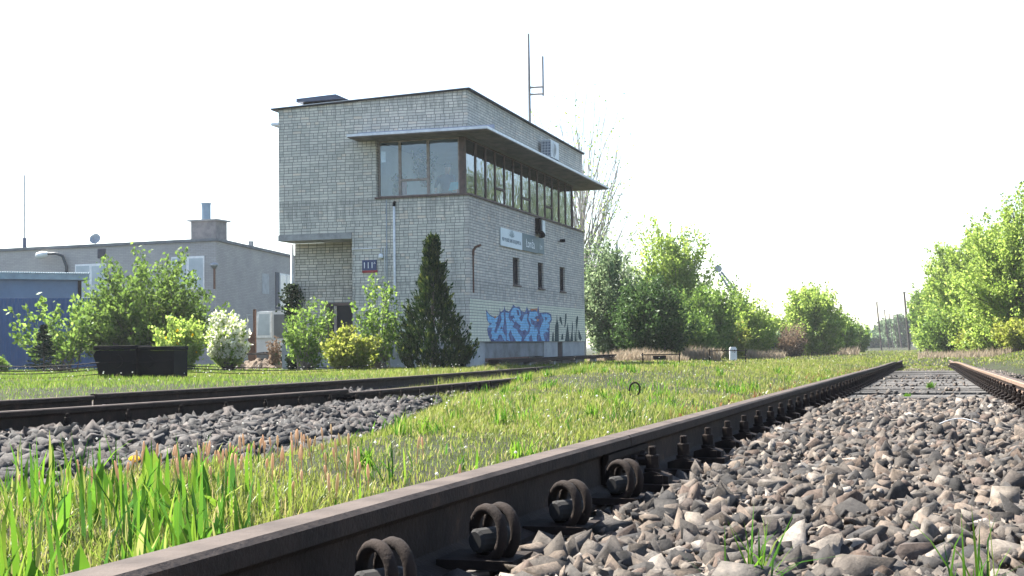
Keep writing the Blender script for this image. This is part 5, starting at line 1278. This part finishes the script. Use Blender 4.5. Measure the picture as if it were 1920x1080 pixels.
# black wire compensator boxes and signal wires
def black_box(px, d, label, flip):
    g = ground_at(px, d); s = d/F; o = empty('signal_wire_box', g, R_(9), label, 'equipment box', 'black steel boxes of the signal wires')
    W_, H_ = (.66, .53) if flip else (.74, .55)
    mb = MB(); x0 = -W_/2
    if not flip: ol = [(x0+.09, -.1), (x0+.36, -.1), (x0+.36, .03), (x0+.44, .03), (x0+.44, -.1), (x0+W_, -.1), (x0+W_, H_-.08), (x0+.03, H_-.08), (x0-.02, H_-.16), (x0+.06, .16)]
    else: ol = [(x0, -.1), (x0+.05, .12), (x0+.05, -.1), (x0+W_, -.1), (x0+W_, H_-.07), (x0, H_-.07)]
    mb.prism(ol, (1, 0, 0), (0, 0, 1), (0, -.3, 0), (0, .6, 0)); b = mb.build('housing', m_black, o)
    MB().box((x0-.01, -.33, H_-.068), (x0+W_+.01, .33, H_), .008).build('lid', m_black, o)
    for xx in ((x0+.40,) if not flip else (x0+.2,)):
        MB().lathe([(.10, 0), (.11, .01), (.11, .03), (.10, .035)], (xx, -.301, H_-.26), (0, -1, 0), 22).build('pulley_cover', m_black, o, smooth=False)
    MB().tube([(x0-.02, -.42, .26), (x0+W_, -.42, .30)], .012, 6).build('wire_guide', m_black, o)
black_box(230, 23.2, 'left one of the two black steel boxes in the grass, with a notched foot', False); black_box(304, 23.2, 'right one of the two black steel boxes in the grass, with a plain front', True)
gw = 'signal wires stretched low above the grass'
wires = [((-60, 694), (191, 686), 23.0, 23.2), ((-60, 699), (191, 692), 23.0, 23.2), ((-60, 707), (192, 701), 22.6, 23.0), ((-60, 684), (190, 680), 23.8, 23.4),
         ((340, 690), (640, 690), 23.4, 30.5), ((340, 697), (640, 694), 23.3, 30), ((340, 686), (700, 685), 23.6, 32)]
for k, (a, b, da, db) in enumerate(wires):
    p, q = Vector(at(*a, da)), Vector(at(*b, db)); pts = [p.lerp(q, s)+Vector((0, 0, -.05*math.sin(math.pi*s))) for s in np.linspace(0, 1, 9)]
    o = MB().tube(pts, .008 if k else .011, 5).build('signal_wire', m_black); tag(o, 'thin dark signal wire running low over the grass to a black box', 'wire', gw)

# ------------------------------------------------------------------ trackside pieces to the right
def mk_frame(px0, px1, py, d, label, hpx=20, name='point_machine_rods'):
    a, b = Vector(at(px0, py, d)), Vector(at(px1, py, d+.8)); g = float(G(a.x, a.y)); o = empty(name, (a.x, a.y, g), 0, label, 'equipment')
    L_ = b-a; h = a.z-g
    MB().tube([(0, 0, h), (L_.x, L_.y, h)], .018, 6).build('rod', m_fast, o)
    for f in (.03, .97): MB().box((L_.x*f-.018, L_.y*f-.018, -.1), (L_.x*f+.018, L_.y*f+.018, h+.07)).build('stake', m_fast, o)
    return o, L_, h
o, L_, h = mk_frame(1203, 1276, 665.5, 44, 'dark point rods on two stakes in the grass right of the building')
MB().box((L_.x*.3, L_.y*.3-.1, h-.16), (L_.x*.68, L_.y*.3+.1, h-.03), .02).build('lock_casing', m_fast, o)
mk_frame(1328, 1400, 658, 49, 'dark rods on stakes behind the marker stone numbered 16')
mg = ground_at(1374, 57); ms = 57/F; mk = empty('marker_stone', mg, R_(16), 'white marker stone painted with the number 16', 'marker')
mh = q3(1374, 650.5, 57).z-mg.z; hw_ = 6.6*ms
MB().prism([(-hw_, -.1), (hw_, -.1), (hw_, mh-.07), (hw_-.05, mh), (-hw_+.05, mh), (-hw_, mh-.07)], (1, 0, 0), (0, 0, 1), (0, -.09, 0), (0, .18, 0)).build('stone', m_white, mk)
text_mesh('lettering', '16', .20, m_dark, mk, Matrix(((1, 0, 0, 0), (0, 0, -1, -.093), (0, 1, 0, mh-.18), (0, 0, 0, 1))), xs=.95)
# switch stand disc
tg = ground_at(1746, 92); tgz = q3(1746, 659.5, 92).z; st = empty('switch_signal', (tg.x, tg.y, tgz-.03), 0, 'small black disc signal with a white ring standing on a low beam beyond the rails', 'signal'); s9 = 92/F
MB().tube([(0, 0, -.5), (0, 0, .22)], .045, 8).build('post', m_black, st); MB().lathe([(.0, 0), (.17, 0), (.17, .06), (.0, .06)], (0, -.03, .33), (0, -1, 0), 20).build('disc', m_black, st); MB().lathe([(.0, 0), (.085, 0), (.085, .012), (.0, .012)], (0, -.092, .33), (0, -1, 0), 18).build('white_spot', m_white, st)
MB().box((-.85, -.12, -.08), (.30, .12, .02)).build('beam', m_conc, st)
# iron hoop in the grass
ip = at_z(1190, 738, -.02); hoop = MB(); c = Vector((ip[0], ip[1], float(G(ip[0], ip[1]))+.06)); s1 = np.linalg.norm(ip-CAM)/F
hoop.tube([c+Vector((math.cos(w)*10*s1, math.sin(w)*.02, math.sin(w)*13*s1)) for w in np.linspace(-2.4, 3.3, 26)], .008, 6); tag(hoop.build('iron_hoop', m_fast, None, True), 'thin dark iron hoop sticking up out of the grass', 'hoop')
# utility poles
gp = 'utility poles beyond the end of the rails'
for px, top, d, r, lab in ((1649, 568, 150, .13, 'left-most and tall pole of the row at the end of the track'), (1663, 582, 178, .11, 'second pole from the left in the row at the end of the track'), (1671.5, 590, 205, .11, 'third pole from the left in the row at the end of the track'), (1679.5, 592, 232, .11, 'fourth pole from the left, in front of hazy trees'), (1687, 590, 210, .22, 'thick dark pole just left of the tallest pole'), (1701, 549, 135, .17, 'tallest pole, right-most of the row beside the tree line')):
    g = ground_at(px+4, d); z = at(px, top, d)[2]; dx = -7*d/F
    o = empty('utility_pole', g, 0, lab, 'utility pole', gp); MB().tube([(0, 0, -.3), (dx, 0, z-g.z)], [r*.75, r*.55], 8).build('pole', m_bark, o)
    MB().lathe([(r*.9, 0), (r*1.1, .05), (.02, .12)], (dx, 0, z-g.z), n=8).build('pole_cap', m_roof, o)
# signal mast behind the twiggy tree
g = ground_at(1160, 74); o = empty('signal_mast', g, 0, 'grey lattice-like mast with a box standing behind the twiggy tree', 'mast'); z = q3(1158, 449, 74).z-g.z
MB().tube([(0, 0, -.2), (0, 0, z)], [.10, .05], 8).build('mast', m_steel, o); MB().box((-.24, -.2, z-1.75), (.24, .2, z-1.0), .02).build('box', m_pipegrey, o)
# excavator boom
d9 = 112; b0 = q3(1345, 502, d9); b1 = q3(1396, 568, d9); g = ground_at(1400, d9)
o = empty('crane', g, 0, 'distant grey crane jib with a round head rising above the bushes', 'crane')
def rel(v): return tuple(Vector(v)-g)
jb = MB(); u1, u2 = q3(1352, 509, d9), q3(1398, 568, d9); v1, v2 = q3(1348, 512, d9), q3(1386, 568, d9)
jb.tube([rel(u1), rel(u2)], .09, 6); jb.tube([rel(v1), rel(v2)], .09, 6)
for s in np.linspace(.08, 1, 10): jb.tube([rel(u1.lerp(u2, s)), rel(v1.lerp(v2, s-.06))], .04, 5)
jb.tube([rel(u2), rel(Vector((u2.x+1.5, u2.y, g.z)))], .14, 6); jb.tube([rel(v2), rel(Vector((v2.x+1.5, v2.y, g.z)))], .14, 6)
jb.build('jib', m_pipegrey, o)
MB().lathe([(.0, 0), (.30, 0), (.30, .3), (.0, .3)], rel(q3(1347, 504, d9)), (0, -1, 0), 16).build('jib_head', m_pipegrey, o)
MB().box(tuple(Vector(rel(q3(1398, 620, d9)))-Vector((1.2, 1, 1.2))), tuple(Vector(rel(q3(1398, 620, d9)))+Vector((1.8, 1, .6))), .1).build('cab', m_pipegrey, o)

# ------------------------------------------------------------------ foreground details
def tuft(px, py, n, h, label, seed, z=.0):
    p = at_z(px, py, z); rr = np.random.default_rng(seed)
    P = np.stack([p[0]+rr.normal(0, .018, n), p[1]+rr.normal(0, .018, n), np.full(n, z-.02)], -1)
    v, q, t_ = blades(P, rr.uniform(.45, 1, n)*h, rr.uniform(.003, .006, n), rr.normal(0, .45, n), rr.uniform(0, 6.28, n), rr.normal(0, .5, n))
    return tag(mesh_np('grass_tuft', v, [q, t_], m_lush), label, 'grass tuft')
tuft(1415, 1120, 34, .17, 'bright grass tuft growing from the ballast in the middle foreground', 3)
tuft(1830, 1130, 24, .17, 'grass tuft growing from the ballast near the lower right corner', 4)
tuft(1745, 724, 120, .09, 'small green weed tuft between the sleepers', 6, -.10)
tuft(1700, 742, 90, .06, 'pale weed tuft on the sleepers left of the green one', 7, -.10)
p = at_z(247, 900, -.03); dn = empty('dandelion', (p[0], p[1], float(G(p[0], p[1]))), 0, 'single yellow dandelion flower among the tall blades', 'flower')
zz_ = at_x(247, 890, p[0])[2]-dn.location.z; zz_ = max(.06, min(.2, zz_))
MB().tube([(0, 0, 0), (.01, 0, zz_)], .002, 5).build('stem', m_lush, dn); MB().lathe([(.004, -.006), (.019, .004), (.016, .008), (.0, .009)], (.01, 0, zz_), (.2, -.3, .9), 14).build('flower_head', m_yel, dn)
cp = at_z(1800, 800, .03); mb = MB()
mb.tube([Vector(cp)+Vector((-.08+.16*s, .03*math.sin(3*s), .012+.02*math.sin(s*math.pi))) for s in np.linspace(0, 1, 10)], .002, 6); tag(mb.build('white_strap', m_pvc, None, True), 'thin white plastic strap lying on the ballast by the right rail', 'strap')

# ------------------------------------------------------------------ haze
t = NT('haze_air'); pv = t.n('ShaderNodeVolumePrincipled'); pv.inputs['Color'].default_value = (.92, .95, 1, 1); pv.inputs['Density'].default_value = .00028; pv.inputs['Anisotropy'].default_value = .3
t.l(pv.outputs[0], t.out.inputs['Volume']); hz_o = MB().box((-700, -700, -9), (700, 900, 40)).build('haze', t.m); tag(hz_o, 'thin pale spring haze lying over the railway yard', 'haze', kind='stuff')
